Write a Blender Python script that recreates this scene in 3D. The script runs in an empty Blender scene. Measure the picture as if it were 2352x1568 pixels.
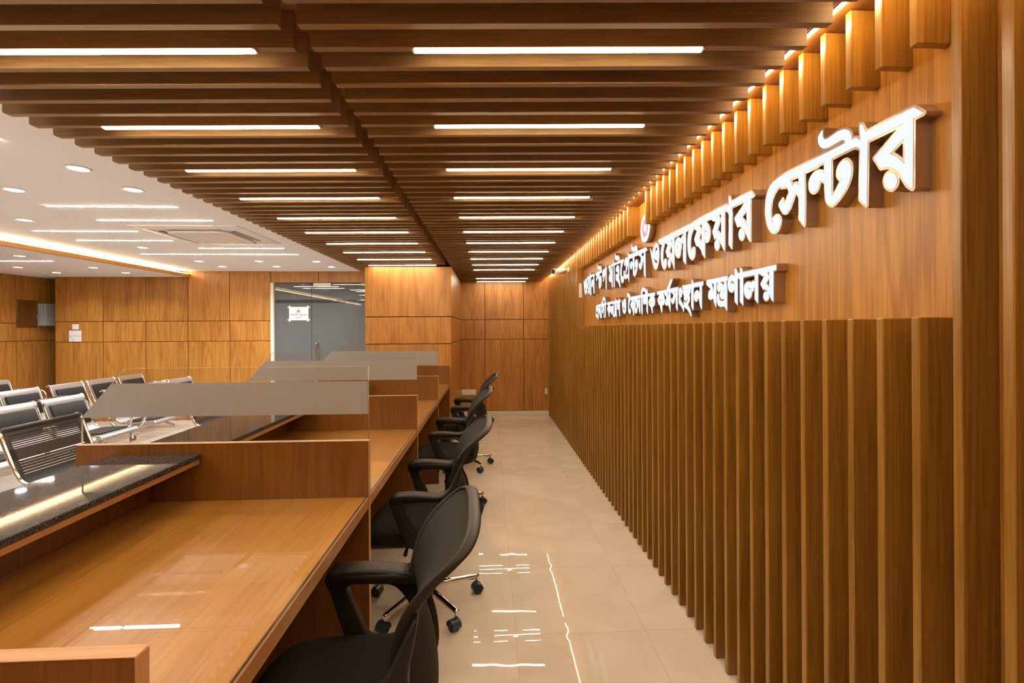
import bpy, bmesh, math, random
from mathutils import Vector, Matrix
random.seed(7)
S = bpy.context.scene
COL = S.collection
PI = math.pi

# ---------------------------------------------------------------- camera, world, exposure
cam_d = bpy.data.cameras.new('camera')
cam = bpy.data.objects.new('camera', cam_d)
COL.objects.link(cam)
S.camera = cam
cam_d.sensor_fit = 'HORIZONTAL'
cam_d.sensor_width = 36.0
cam_d.lens = 36.0 * 1090.57 / 2352.0
cam_d.shift_y = -30.72 / 2352.0
cam_d.clip_start = 0.02
YAW, ROLL = 0.047, 0.0056
_f = Vector((math.sin(YAW), math.cos(YAW), 0)); _r = Vector((math.cos(YAW), -math.sin(YAW), 0)); _u = Vector((0, 0, 1))
_m = Matrix((_r, _u, -_f)).transposed().to_4x4()
cam.matrix_world = Matrix.Translation((0, 0, 1.405)) @ _m @ Matrix.Rotation(-ROLL, 4, 'Z')

W = bpy.data.worlds.new('world'); S.world = W; W.use_nodes = True
W.node_tree.nodes['Background'].inputs[0].default_value = (0.02, 0.02, 0.02, 1)
W.node_tree.nodes['Background'].inputs[1].default_value = 1.0
S.view_settings.view_transform = 'Standard'; S.view_settings.look = 'None'
S.view_settings.gamma = 1.0; S.view_settings.exposure = 0.35
S.cycles.max_bounces = 10; S.cycles.transparent_max_bounces = 24
S.cycles.sample_clamp_indirect = 6.0

# light strengths (the lamps of the place)
L_SLAT, L_LINE, L_DOWN, L_COVE, L_WASH, L_SIGN = 62.0, 150.0, 22.0, 95.0, 88.0, 0.80
W_DOWN = 5.0        # watts of each downlight's beam
WARM = (1.0, 0.80, 0.56); WARM2 = (1.0, 0.74, 0.42); COOL = (0.92, 0.96, 1.0); AMBER = (1.0, 0.69, 0.36)

# ---------------------------------------------------------------- material helpers
def newmat(name):
    m = bpy.data.materials.new(name); m.use_nodes = True
    nt = m.node_tree; nt.nodes.clear()
    out = nt.nodes.new('ShaderNodeOutputMaterial')
    return m, nt, out
def N(nt, kind, **kw):
    n = nt.nodes.new(kind)
    for k, v in kw.items():
        if k.startswith('i_'):
            n.inputs[k[2:].replace('_', ' ')].default_value = v
        elif k.startswith('n_'):
            n.inputs[int(k[2:])].default_value = v
        else: setattr(n, k, v)
    return n
def math_n(nt, op, a, b=None, c=None):
    n = nt.nodes.new('ShaderNodeMath'); n.operation = op
    for i, v in enumerate((a, b, c)):
        if v is None: continue
        if hasattr(v, 'links'): nt.links.new(v, n.inputs[i])
        else: n.inputs[i].default_value = v
    return n.outputs[0]
def principled(name, col, rough=0.5, metal=0.0, spec=0.5, coat=0.0, coat_rough=0.05):
    m, nt, out = newmat(name)
    b = N(nt, 'ShaderNodeBsdfPrincipled')
    b.inputs['Base Color'].default_value = (*col, 1); b.inputs['Roughness'].default_value = rough
    b.inputs['Metallic'].default_value = metal; b.inputs['Specular IOR Level'].default_value = spec
    b.inputs['Coat Weight'].default_value = coat; b.inputs['Coat Roughness'].default_value = coat_rough
    nt.links.new(b.outputs[0], out.inputs[0])
    return m
def noisy(name, col, col2, scale, rough=0.5, metal=0.0, spec=0.5, bump=0.0, detail=3.0):
    m, nt, out = newmat(name)
    b = N(nt, 'ShaderNodeBsdfPrincipled'); b.inputs['Roughness'].default_value = rough
    b.inputs['Metallic'].default_value = metal; b.inputs['Specular IOR Level'].default_value = spec
    tc = N(nt, 'ShaderNodeTexCoord'); nz = N(nt, 'ShaderNodeTexNoise'); nz.inputs['Scale'].default_value = scale; nz.inputs['Detail'].default_value = detail
    nt.links.new(tc.outputs['Object'], nz.inputs['Vector'])
    r = N(nt, 'ShaderNodeValToRGB'); r.color_ramp.elements[0].position = 0.35; r.color_ramp.elements[1].position = 0.65
    r.color_ramp.elements[0].color = (*col, 1); r.color_ramp.elements[1].color = (*col2, 1)
    nt.links.new(nz.outputs['Fac'], r.inputs[0]); nt.links.new(r.outputs[0], b.inputs['Base Color'])
    if bump:
        bp = N(nt, 'ShaderNodeBump'); bp.inputs['Strength'].default_value = bump; bp.inputs['Distance'].default_value = 0.002
        nt.links.new(nz.outputs['Fac'], bp.inputs['Height']); nt.links.new(bp.outputs[0], b.inputs['Normal'])
    nt.links.new(b.outputs[0], out.inputs[0])
    return m
def emission(name, col, strength):
    m, nt, out = newmat(name)
    e = N(nt, 'ShaderNodeEmission'); e.inputs[0].default_value = (*col, 1); e.inputs[1].default_value = strength
    nt.links.new(e.outputs[0], out.inputs[0])
    return m
def wood(name, light, dark, axis='Z', rough=0.38, figure=1.0, island=True, spec=0.45, fine=1.0):
    m, nt, out = newmat(name); ln = nt.links.new
    tc = N(nt, 'ShaderNodeTexCoord'); oi = N(nt, 'ShaderNodeObjectInfo'); ge = N(nt, 'ShaderNodeNewGeometry')
    off = math_n(nt, 'MULTIPLY', oi.outputs['Random'], 37.0)
    if island: off = math_n(nt, 'ADD', off, math_n(nt, 'MULTIPLY', ge.outputs['Random Per Island'], 53.0))
    cmb = N(nt, 'ShaderNodeCombineXYZ')
    for k in range(3): ln(off, cmb.inputs[k])
    add = N(nt, 'ShaderNodeVectorMath', operation='ADD'); ln(tc.outputs['Object'], add.inputs[0]); ln(cmb.outputs[0], add.inputs[1])
    def scaled(cross, along):
        mp = N(nt, 'ShaderNodeMapping')
        s = [cross] * 3; s['XYZ'.index(axis)] = along
        mp.inputs['Scale'].default_value = s
        ln(add.outputs[0], mp.inputs[0]); return mp.outputs[0]
    n1 = N(nt, 'ShaderNodeTexNoise'); n1.inputs['Scale'].default_value = 1.0; n1.inputs['Detail'].default_value = 2.0; n1.inputs['Roughness'].default_value = 0.4
    ln(scaled(6.5, 0.5), n1.inputs['Vector'])
    ring = math_n(nt, 'SINE', math_n(nt, 'MULTIPLY', n1.outputs['Fac'], 64.0))
    ring = math_n(nt, 'MULTIPLY_ADD', ring, 0.5, 0.5)
    ring = math_n(nt, 'POWER', ring, 2.2)
    n2 = N(nt, 'ShaderNodeTexNoise'); n2.inputs['Scale'].default_value = 1.0; n2.inputs['Detail'].default_value = 4.0; n2.inputs['Roughness'].default_value = 0.65
    ln(scaled(150.0, 3.5), n2.inputs['Vector'])
    n3 = N(nt, 'ShaderNodeTexNoise'); n3.inputs['Scale'].default_value = 1.0; n3.inputs['Detail'].default_value = 2.0
    ln(scaled(9.0, 0.8), n3.inputs['Vector'])
    fib = math_n(nt, 'MULTIPLY_ADD', math_n(nt, 'SUBTRACT', n2.outputs['Fac'], 0.5), 1.7 * fine, 0.42)
    fac = math_n(nt, 'ADD', math_n(nt, 'MULTIPLY', ring, 0.42 * figure), fib)
    fac = math_n(nt, 'ADD', fac, math_n(nt, 'MULTIPLY', math_n(nt, 'SUBTRACT', n3.outputs['Fac'], 0.5), 1.1))
    fac = math_n(nt, 'MINIMUM', math_n(nt, 'MAXIMUM', fac, 0.0), 1.0)
    mix = N(nt, 'ShaderNodeMix', data_type='RGBA'); ln(fac, mix.inputs[0])
    mix.inputs[6].default_value = (*light, 1); mix.inputs[7].default_value = (*dark, 1)
    b = N(nt, 'ShaderNodeBsdfPrincipled'); ln(mix.outputs[2], b.inputs['Base Color'])
    b.inputs['Specular IOR Level'].default_value = spec
    b.inputs['Roughness'].default_value = rough
    bp = N(nt, 'ShaderNodeBump'); bp.inputs['Strength'].default_value = 0.12; bp.inputs['Distance'].default_value = 0.001
    ln(n2.outputs['Fac'], bp.inputs['Height']); ln(bp.outputs[0], b.inputs['Normal'])
    ln(b.outputs[0], out.inputs[0])
    return m

def schlick(nt):
    lw = N(nt, 'ShaderNodeLayerWeight'); lw.inputs[0].default_value = 0.5
    return math_n(nt, 'MULTIPLY_ADD', math_n(nt, 'POWER', lw.outputs['Facing'], 5.0), 0.95, 0.042)
def clear_glass(name, tint=(0.965, 0.98, 0.97)):
    m, nt, out = newmat(name); ln = nt.links.new
    t = N(nt, 'ShaderNodeBsdfTransparent'); t.inputs[0].default_value = (*tint, 1)
    g = N(nt, 'ShaderNodeBsdfGlossy'); g.inputs['Roughness'].default_value = 0.01; g.inputs[0].default_value = (1, 1, 1, 1)
    fr = schlick(nt)
    mx = N(nt, 'ShaderNodeMixShader'); ln(fr, mx.inputs[0]); ln(t.outputs[0], mx.inputs[1]); ln(g.outputs[0], mx.inputs[2])
    ln(mx.outputs[0], out.inputs[0]); return m

def frosted(name, col, clear=0.1, trans=0.45, coat=0.0):
    m, nt, out = newmat(name); ln = nt.links.new
    d = N(nt, 'ShaderNodeBsdfDiffuse'); d.inputs[0].default_value = (*col, 1)
    tl = N(nt, 'ShaderNodeBsdfTranslucent'); tl.inputs[0].default_value = (*col, 1)
    tr = N(nt, 'ShaderNodeBsdfTransparent')
    a = N(nt, 'ShaderNodeMixShader'); a.inputs[0].default_value = trans; ln(d.outputs[0], a.inputs[1]); ln(tl.outputs[0], a.inputs[2])
    b = N(nt, 'ShaderNodeMixShader'); b.inputs[0].default_value = clear; ln(a.outputs[0], b.inputs[1]); ln(tr.outputs[0], b.inputs[2])
    g = N(nt, 'ShaderNodeBsdfGlossy'); g.inputs['Roughness'].default_value = 0.02 if coat else 0.25; g.inputs[0].default_value = (1, 1, 1, 1)
    fr = schlick(nt)
    mx = N(nt, 'ShaderNodeMixShader'); ln(fr, mx.inputs[0]); ln(b.outputs[0], mx.inputs[1]); ln(g.outputs[0], mx.inputs[2])
    ln(mx.outputs[0], out.inputs[0]); return m

M = {}
WL, WD = (0.53, 0.2555, 0.0521), (0.30, 0.1092, 0.0161)
M['wall_wood'] = wood('wall_wood', WL, WD, 'Z', 0.36, 0.75)
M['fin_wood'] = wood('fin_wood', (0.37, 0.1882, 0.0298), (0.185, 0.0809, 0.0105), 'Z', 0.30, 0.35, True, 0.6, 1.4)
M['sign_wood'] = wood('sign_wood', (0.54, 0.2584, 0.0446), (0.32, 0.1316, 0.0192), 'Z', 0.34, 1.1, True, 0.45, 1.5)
M['slat_wood'] = wood('slat_wood', (0.34, 0.1950, 0.0720), (0.19, 0.1004, 0.0320), 'X', 0.5, 0.25)
M['board_wood'] = wood('board_wood', (0.30, 0.1316, 0.0360), (0.16, 0.0604, 0.0136), 'Y', 0.5, 0.4)
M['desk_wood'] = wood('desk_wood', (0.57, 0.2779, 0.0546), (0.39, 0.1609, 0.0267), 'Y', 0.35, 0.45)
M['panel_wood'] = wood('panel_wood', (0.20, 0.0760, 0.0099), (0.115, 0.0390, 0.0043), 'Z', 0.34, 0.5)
M['edge_wood'] = wood('edge_wood', (0.58, 0.31, 0.14), (0.42, 0.20, 0.075), 'X', 0.4, 0.2)
M['edge_wood_y'] = wood('edge_wood_y', (0.44, 0.22, 0.082), (0.28, 0.122, 0.038), 'Y', 0.4, 0.2)
M['edge_wood_z'] = wood('edge_wood_z', (0.58, 0.31, 0.14), (0.42, 0.20, 0.075), 'Z', 0.4, 0.2)
M['trim_wood'] = wood('trim_wood', (0.50, 0.2340, 0.0465), (0.33, 0.1365, 0.0236), 'Y', 0.45, 0.3)
M['groove'] = principled('groove', (0.05, 0.017, 0.005), 0.8)
M['white_paint'] = noisy('white_paint', (0.83, 0.81, 0.80), (0.85, 0.83, 0.82), 3.0, 0.75)
M['baseboard'] = noisy('baseboard', (0.66, 0.58, 0.48), (0.72, 0.64, 0.54), 4.0, 0.25)
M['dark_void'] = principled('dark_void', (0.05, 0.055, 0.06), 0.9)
M['slat_led'] = emission('slat_led', WARM, L_SLAT)
M['line_led'] = emission('line_led', (1.0, 0.87, 0.68), L_LINE)
M['down_led'] = emission('down_led', COOL, L_DOWN)
M['cove_led'] = emission('cove_led', WARM2, L_COVE)
M['wash_led'] = emission('wash_led', AMBER, L_WASH)
M['sign_led'] = emission('sign_led', (0.90, 0.95, 1.0), L_SIGN)
M['alu'] = principled('alu', (0.55, 0.45, 0.35), 0.35, 0.9)
M['white_plastic'] = principled('white_plastic', (0.78, 0.76, 0.74), 0.4)
M['cream_plastic'] = principled('cream_plastic', (0.78, 0.70, 0.58), 0.4)
M['dark_plastic'] = principled('dark_plastic', (0.02, 0.02, 0.02), 0.5)
M['bronze'] = noisy('bronze', (0.37, 0.265, 0.195), (0.44, 0.32, 0.24), 6.0, 0.24, 0.65)
M['bronze_rim'] = principled('bronze_rim', (0.30, 0.225, 0.15), 0.5, 0.3)
M['chrome'] = principled('chrome', (0.75, 0.73, 0.72), 0.08, 1.0)
M['steel'] = principled('steel', (0.60, 0.58, 0.57), 0.32, 0.85)
M['grey_paint'] = principled('grey_paint', (0.40, 0.42, 0.43), 0.45)
M['black_plastic'] = noisy('black_plastic', (0.014, 0.011, 0.009), (0.0155, 0.012, 0.0095), 60, 0.46, 0, 0.26)
M['frame_plastic'] = noisy('frame_plastic', (0.018, 0.013, 0.0095), (0.022, 0.016, 0.012), 80, 0.48, 0, 0.28)
M['black_fabric'] = noisy('black_fabric', (0.010, 0.009, 0.008), (0.020, 0.017, 0.014), 500, 0.9, 0, 0.2, 0.3)
M['pad_leather'] = noisy('pad_leather', (0.012, 0.011, 0.011), (0.017, 0.016, 0.0155), 200, 0.55, 0, 0.25, 0.15)
M['dark_steel'] = principled('dark_steel', (0.036, 0.027, 0.023), 0.38, 0.35)
M['rubber'] = principled('rubber', (0.014, 0.014, 0.015), 0.6)
M['caster_hood'] = principled('caster_hood', (0.045, 0.075, 0.095), 0.22, 0.2)
M['glass'] = clear_glass('glass')
M['desk_glass'] = clear_glass('desk_glass', (0.98, 0.985, 0.98))
M['glass_edge'] = principled('glass_edge', (0.50, 0.50, 0.43), 0.15, 0.0)
M['glass_edge_dark'] = principled('glass_edge_dark', (0.06, 0.085, 0.085), 0.12, 0.0)
M['film'] = frosted('film', (0.46, 0.44, 0.42), 0.10, 0.5)
M['door_glass'] = frosted('door_glass', (0.145, 0.158, 0.162), 0.03, 0.15, 1.0)
M['door_clear'] = clear_glass('door_clear', (0.55, 0.60, 0.62))
M['paper'] = principled('paper', (0.80, 0.78, 0.79), 0.7)
M['tape'] = principled('tape', (0.70, 0.62, 0.28), 0.5)
M['ink'] = principled('ink', (0.02, 0.02, 0.03), 0.8)
M['red'] = principled('red', (0.62, 0.06, 0.07), 0.5)

def mesh_weave():
    m, nt, out = newmat('mesh_weave'); ln = nt.links.new
    tc = N(nt, 'ShaderNodeTexCoord')
    w = N(nt, 'ShaderNodeTexWave'); w.bands_direction = 'Y'; w.inputs['Scale'].default_value = 90; w.inputs['Distortion'].default_value = 1.0
    ln(tc.outputs['Object'], w.inputs['Vector'])
    r = N(nt, 'ShaderNodeValToRGB'); r.color_ramp.elements[0].color = (0.008, 0.0075, 0.006, 1); r.color_ramp.elements[1].color = (0.021, 0.018, 0.013, 1)
    ln(w.outputs['Fac'], r.inputs[0])
    b = N(nt, 'ShaderNodeBsdfPrincipled'); b.inputs['Roughness'].default_value = 0.75; b.inputs['Specular IOR Level'].default_value = 0.25
    ln(r.outputs[0], b.inputs['Base Color']); ln(b.outputs[0], out.inputs[0]); return m
M['mesh_weave'] = mesh_weave()

def granite():
    m, nt, out = newmat('granite'); ln = nt.links.new
    tc = N(nt, 'ShaderNodeTexCoord')
    v = N(nt, 'ShaderNodeTexVoronoi'); v.inputs['Scale'].default_value = 620; ln(tc.outputs['Object'], v.inputs['Vector'])
    n = N(nt, 'ShaderNodeTexNoise'); n.inputs['Scale'].default_value = 260; n.inputs['Detail'].default_value = 4; ln(tc.outputs['Object'], n.inputs['Vector'])
    s = math_n(nt, 'MULTIPLY', v.outputs['Color'], 1.0)
    f = math_n(nt, 'MULTIPLY', s, n.outputs['Fac'])
    r = N(nt, 'ShaderNodeValToRGB'); e = r.color_ramp.elements
    e[0].position = 0.12; e[0].color = (0.010, 0.009, 0.009, 1); e[1].position = 0.6; e[1].color = (0.20, 0.175, 0.165, 1)
    k = e.new(0.3); k.color = (0.050, 0.042, 0.039, 1)
    ln(f, r.inputs[0])
    b = N(nt, 'ShaderNodeBsdfPrincipled'); b.inputs['Roughness'].default_value = 0.04; b.inputs['Specular IOR Level'].default_value = 0.13
    ln(r.outputs[0], b.inputs['Base Color']); ln(b.outputs[0], out.inputs[0]); return m
M['granite'] = granite()

def floor_mat():
    m, nt, out = newmat('porcelain_tile'); ln = nt.links.new
    tc = N(nt, 'ShaderNodeTexCoord'); sp = N(nt, 'ShaderNodeSeparateXYZ'); ln(tc.outputs['Object'], sp.inputs[0])
    def cell(o, x0):
        t = math_n(nt, 'DIVIDE', math_n(nt, 'SUBTRACT', o, x0), 0.6)
        fl = math_n(nt, 'FLOOR', t); fr = math_n(nt, 'SUBTRACT', t, fl)
        d = math_n(nt, 'MINIMUM', fr, math_n(nt, 'SUBTRACT', 1.0, fr))
        return fl, d, fr
    fx, dx, ux = cell(sp.outputs[0], 0.1114); fy, dy, uy = cell(sp.outputs[1], 2.171)
    d = math_n(nt, 'MINIMUM', dx, dy)
    joint = math_n(nt, 'LESS_THAN', d, 0.0017)
    cell_v = N(nt, 'ShaderNodeCombineXYZ'); ln(fx, cell_v.inputs[0]); ln(fy, cell_v.inputs[1])
    wn = N(nt, 'ShaderNodeTexWhiteNoise', noise_dimensions='3D'); ln(cell_v.outputs[0], wn.inputs['Vector'])
    add = N(nt, 'ShaderNodeVectorMath', operation='MULTIPLY_ADD'); ln(wn.outputs['Color'], add.inputs[0]); add.inputs[1].default_value = (9, 9, 9); ln(tc.outputs['Object'], add.inputs[2])
    n1 = N(nt, 'ShaderNodeTexNoise'); n1.inputs['Scale'].default_value = 2.2; n1.inputs['Detail'].default_value = 6; n1.inputs['Distortion'].default_value = 1.5; ln(add.outputs[0], n1.inputs['Vector'])
    r = N(nt, 'ShaderNodeValToRGB'); e = r.color_ramp.elements
    e[0].position = 0.3; e[0].color = (0.62, 0.555, 0.485, 1); e[1].position = 0.62; e[1].color = (0.71, 0.645, 0.57, 1)
    ln(n1.outputs['Fac'], r.inputs[0])
    mx = N(nt, 'ShaderNodeMix', data_type='RGBA'); ln(joint, mx.inputs[0]); ln(r.outputs[0], mx.inputs[6]); mx.inputs[7].default_value = (0.50, 0.43, 0.345, 1)
    b = N(nt, 'ShaderNodeBsdfPrincipled'); ln(mx.outputs[2], b.inputs['Base Color'])
    b.inputs['Roughness'].default_value = 0.015; b.inputs['Specular IOR Level'].default_value = 0.5
    # pillowed tile edges + slight waviness, so reflections break at the joints
    edge = N(nt, 'ShaderNodeMapRange'); edge.interpolation_type = 'SMOOTHSTEP'; ln(d, edge.inputs[0]); edge.inputs[1].default_value = 0.0; edge.inputs[2].default_value = 0.09
    n2 = N(nt, 'ShaderNodeTexNoise'); n2.inputs['Scale'].default_value = 9; n2.inputs['Detail'].default_value = 1.0; ln(add.outputs[0], n2.inputs['Vector'])
    tilt = math_n(nt, 'ADD', math_n(nt, 'MULTIPLY', math_n(nt, 'SUBTRACT', wn.outputs['Value'], 0.5), ux), 0.0)
    h = math_n(nt, 'ADD', math_n(nt, 'MULTIPLY', edge.outputs[0], 0.00030), math_n(nt, 'MULTIPLY', n2.outputs['Fac'], 0.00016))
    h = math_n(nt, 'ADD', h, math_n(nt, 'MULTIPLY', tilt, 0.0012))
    bp = N(nt, 'ShaderNodeBump'); bp.inputs['Strength'].default_value = 1.0; bp.inputs['Distance'].default_value = 1.0
    ln(h, bp.inputs['Height']); ln(bp.outputs[0], b.inputs['Normal'])
    ln(b.outputs[0], out.inputs[0]); return m
M['floor'] = floor_mat()

# ---------------------------------------------------------------- mesh helpers
def finish(name, bm, mats, parent=None, smooth=False, loc=None, recalc=True):
    if recalc: bmesh.ops.recalc_face_normals(bm, faces=bm.faces[:])
    me = bpy.data.meshes.new(name); bm.to_mesh(me); bm.free()
    if not isinstance(mats, (list, tuple)): mats = [mats]
    for m in mats: me.materials.append(m)
    if smooth:
        for p in me.polygons: p.use_smooth = True
    o = bpy.data.objects.new(name, me); COL.objects.link(o)
    if parent is not None: o.parent = parent
    if loc is not None: o.location = loc
    return o
def box(bm, x0, x1, y0, y1, z0, z1, bev=0.0, mi=0, seg=1):
    r = bmesh.ops.create_cube(bm, size=1.0)
    vs = r['verts']
    for v in vs:
        v.co = Vector(((x0 + x1) / 2 + v.co.x * (x1 - x0), (y0 + y1) / 2 + v.co.y * (y1 - y0), (z0 + z1) / 2 + v.co.z * (z1 - z0)))
    fs = set(f for v in vs for f in v.link_faces)
    for f in fs: f.material_index = mi
    if bev > 0:
        es = list(set(e for v in vs for e in v.link_edges))
        rr = bmesh.ops.bevel(bm, geom=es, offset=bev, segments=seg, profile=0.6, affect='EDGES', clamp_overlap=True)
        for f in rr['faces']: f.material_index = mi
    return vs
def tube(bm, pts, rad, n=10, mi=0, caps=True, flat=None):
    """sweep an ellipse along a polyline; rad a number or a list; flat=(axis vector, factor) squashes it"""
    pts = [Vector(p) for p in pts]; m = len(pts)
    rads = rad if isinstance(rad, (list, tuple)) else [rad] * m
    tang = []
    for i in range(m):
        a = pts[max(i - 1, 0)]; b = pts[min(i + 1, m - 1)]; tang.append((b - a).normalized())
    t0 = tang[0]; up = Vector((0, 0, 1)) if abs(t0.z) < 0.9 else Vector((1, 0, 0))
    nrm = (up - t0 * up.dot(t0)).normalized()
    rings = []
    for i in range(m):
        t = tang[i]; nrm = (nrm - t * nrm.dot(t))
        nrm = nrm.normalized() if nrm.length > 1e-6 else t.orthogonal().normalized()
        bi = t.cross(nrm)
        ring = []
        for k in range(n):
            a = 2 * PI * k / n
            o = nrm * math.cos(a) * rads[i] + bi * math.sin(a) * rads[i]
            if flat is not None:
                ax = flat[0]; o = o + ax * (o.dot(ax) * (flat[1] - 1.0))
            ring.append(bm.verts.new(pts[i] + o))
        rings.append(ring)
    for i in range(m - 1):
        for k in range(n):
            f = bm.faces.new((rings[i][k], rings[i][(k + 1) % n], rings[i + 1][(k + 1) % n], rings[i + 1][k])); f.material_index = mi; f.smooth = True
    if caps:
        for ring in (rings[0], rings[-1]):
            f = bm.faces.new(ring); f.material_index = mi
def lathe(bm, prof, n=20, mi=0, center=(0, 0, 0), axis='Z'):
    c = Vector(center); rings = []
    for r, h in prof:
        ring = []
        for k in range(n):
            a = 2 * PI * k / n
            p = Vector((r * math.cos(a), r * math.sin(a), h))
            if axis == 'Y': p = Vector((p.x, p.z, p.y))
            if axis == 'X': p = Vector((p.z, p.x, p.y))
            ring.append(bm.verts.new(c + p))
        rings.append(ring)
    for i in range(len(rings) - 1):
        for k in range(n):
            f = bm.faces.new((rings[i][k], rings[i][(k + 1) % n], rings[i + 1][(k + 1) % n], rings[i + 1][k])); f.material_index = mi; f.smooth = True
    for ring in (rings[0], rings[-1]):
        f = bm.faces.new(ring); f.material_index = mi
def catmull(pts, n=6, closed=False):
    P = [Vector(p) for p in pts]; m = len(P); out = []
    rng = range(m if closed else m - 1)
    for i in rng:
        p1, p2 = P[i], P[(i + 1) % m]
        p0 = P[i - 1] if (closed or i > 0) else p1 + (p1 - p2)
        p3 = P[(i + 2) % m] if (closed or i + 2 < m) else p2 + (p2 - p1)
        for k in range(n):
            t = k / n
            out.append(0.5 * ((2 * p1) + (p2 - p0) * t + (2 * p0 - 5 * p1 + 4 * p2 - p3) * t * t + (3 * p1 - p0 - 3 * p2 + p3) * t ** 3))
    if not closed: out.append(P[-1])
    return out
def curve_bm(loops, extrude, bevel=0.0, offset=0.0, xf=None, res=1):
    """filled flat outline with holes -> bmesh; local (u, v, w), w in [-extrude-bevel, extrude+bevel]; xf maps (u,v,w) to a point"""
    cu = bpy.data.curves.new('outline', 'CURVE'); cu.dimensions = '2D'; cu.fill_mode = 'BOTH'
    cu.extrude = extrude; cu.bevel_depth = bevel; cu.bevel_resolution = res; cu.offset = offset
    for lp in loops:
        sp = cu.splines.new('POLY'); sp.points.add(len(lp) - 1); sp.use_cyclic_u = True
        for i, p in enumerate(lp): sp.points[i].co = (p[0], p[1], 0, 1)
    o = bpy.data.objects.new('outline', cu); COL.objects.link(o)
    dg = bpy.context.evaluated_depsgraph_get(); dg.update()
    me = bpy.data.meshes.new_from_object(o.evaluated_get(dg))
    bm = bmesh.new(); bm.from_mesh(me)
    bpy.data.objects.remove(o); bpy.data.curves.remove(cu); bpy.data.meshes.remove(me)
    bmesh.ops.remove_doubles(bm, verts=bm.verts[:], dist=1e-6)
    if xf:
        for v in bm.verts: v.co = Vector(xf(v.co.x, v.co.y, v.co.z))
    return bm
def grid_surface(bm, rows, mi=0, smooth=True, thick=None):
    """rows: list of lists of points"""
    vs = [[bm.verts.new(p) for p in r] for r in rows]
    for i in range(len(rows) - 1):
        for j in range(len(rows[i]) - 1):
            f = bm.faces.new((vs[i][j], vs[i][j + 1], vs[i + 1][j + 1], vs[i + 1][j])); f.material_index = mi; f.smooth = smooth
    return vs
def tag(o, label, cat, group=None, kind=None):
    if label: o['label'] = label
    if cat: o['category'] = cat
    if group: o['group'] = group
    if kind: o['kind'] = kind
    return o
def thing(name, label, cat, loc=(0, 0, 0), rz=0.0, group=None):
    o = bpy.data.objects.new(name, None); COL.objects.link(o); o.empty_display_size = 0.1
    o.location = loc; o.rotation_euler = (0, 0, rz)
    return tag(o, label, cat, group)
def struct(name, bm, mats, **kw):
    o = finish(name, bm, mats, **kw); o['kind'] = 'structure'; return o
def dup(root, loc, rz, label, group=None):
    r = root.copy(); COL.objects.link(r); r.location = loc; r.rotation_euler = (0, 0, rz); r['label'] = label
    if group: r['group'] = group
    for ch in list(root.children):
        c = ch.copy(); COL.objects.link(c); c.parent = r
        for g in list(ch.children):
            d = g.copy(); COL.objects.link(d); d.parent = c
    return r
ORD = ['first', 'second', 'third', 'fourth', 'fifth', 'sixth', 'seventh', 'eighth', 'ninth', 'tenth', 'eleventh', 'twelfth', 'thirteenth', 'fourteenth', 'fifteenth', 'sixteenth']
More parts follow.
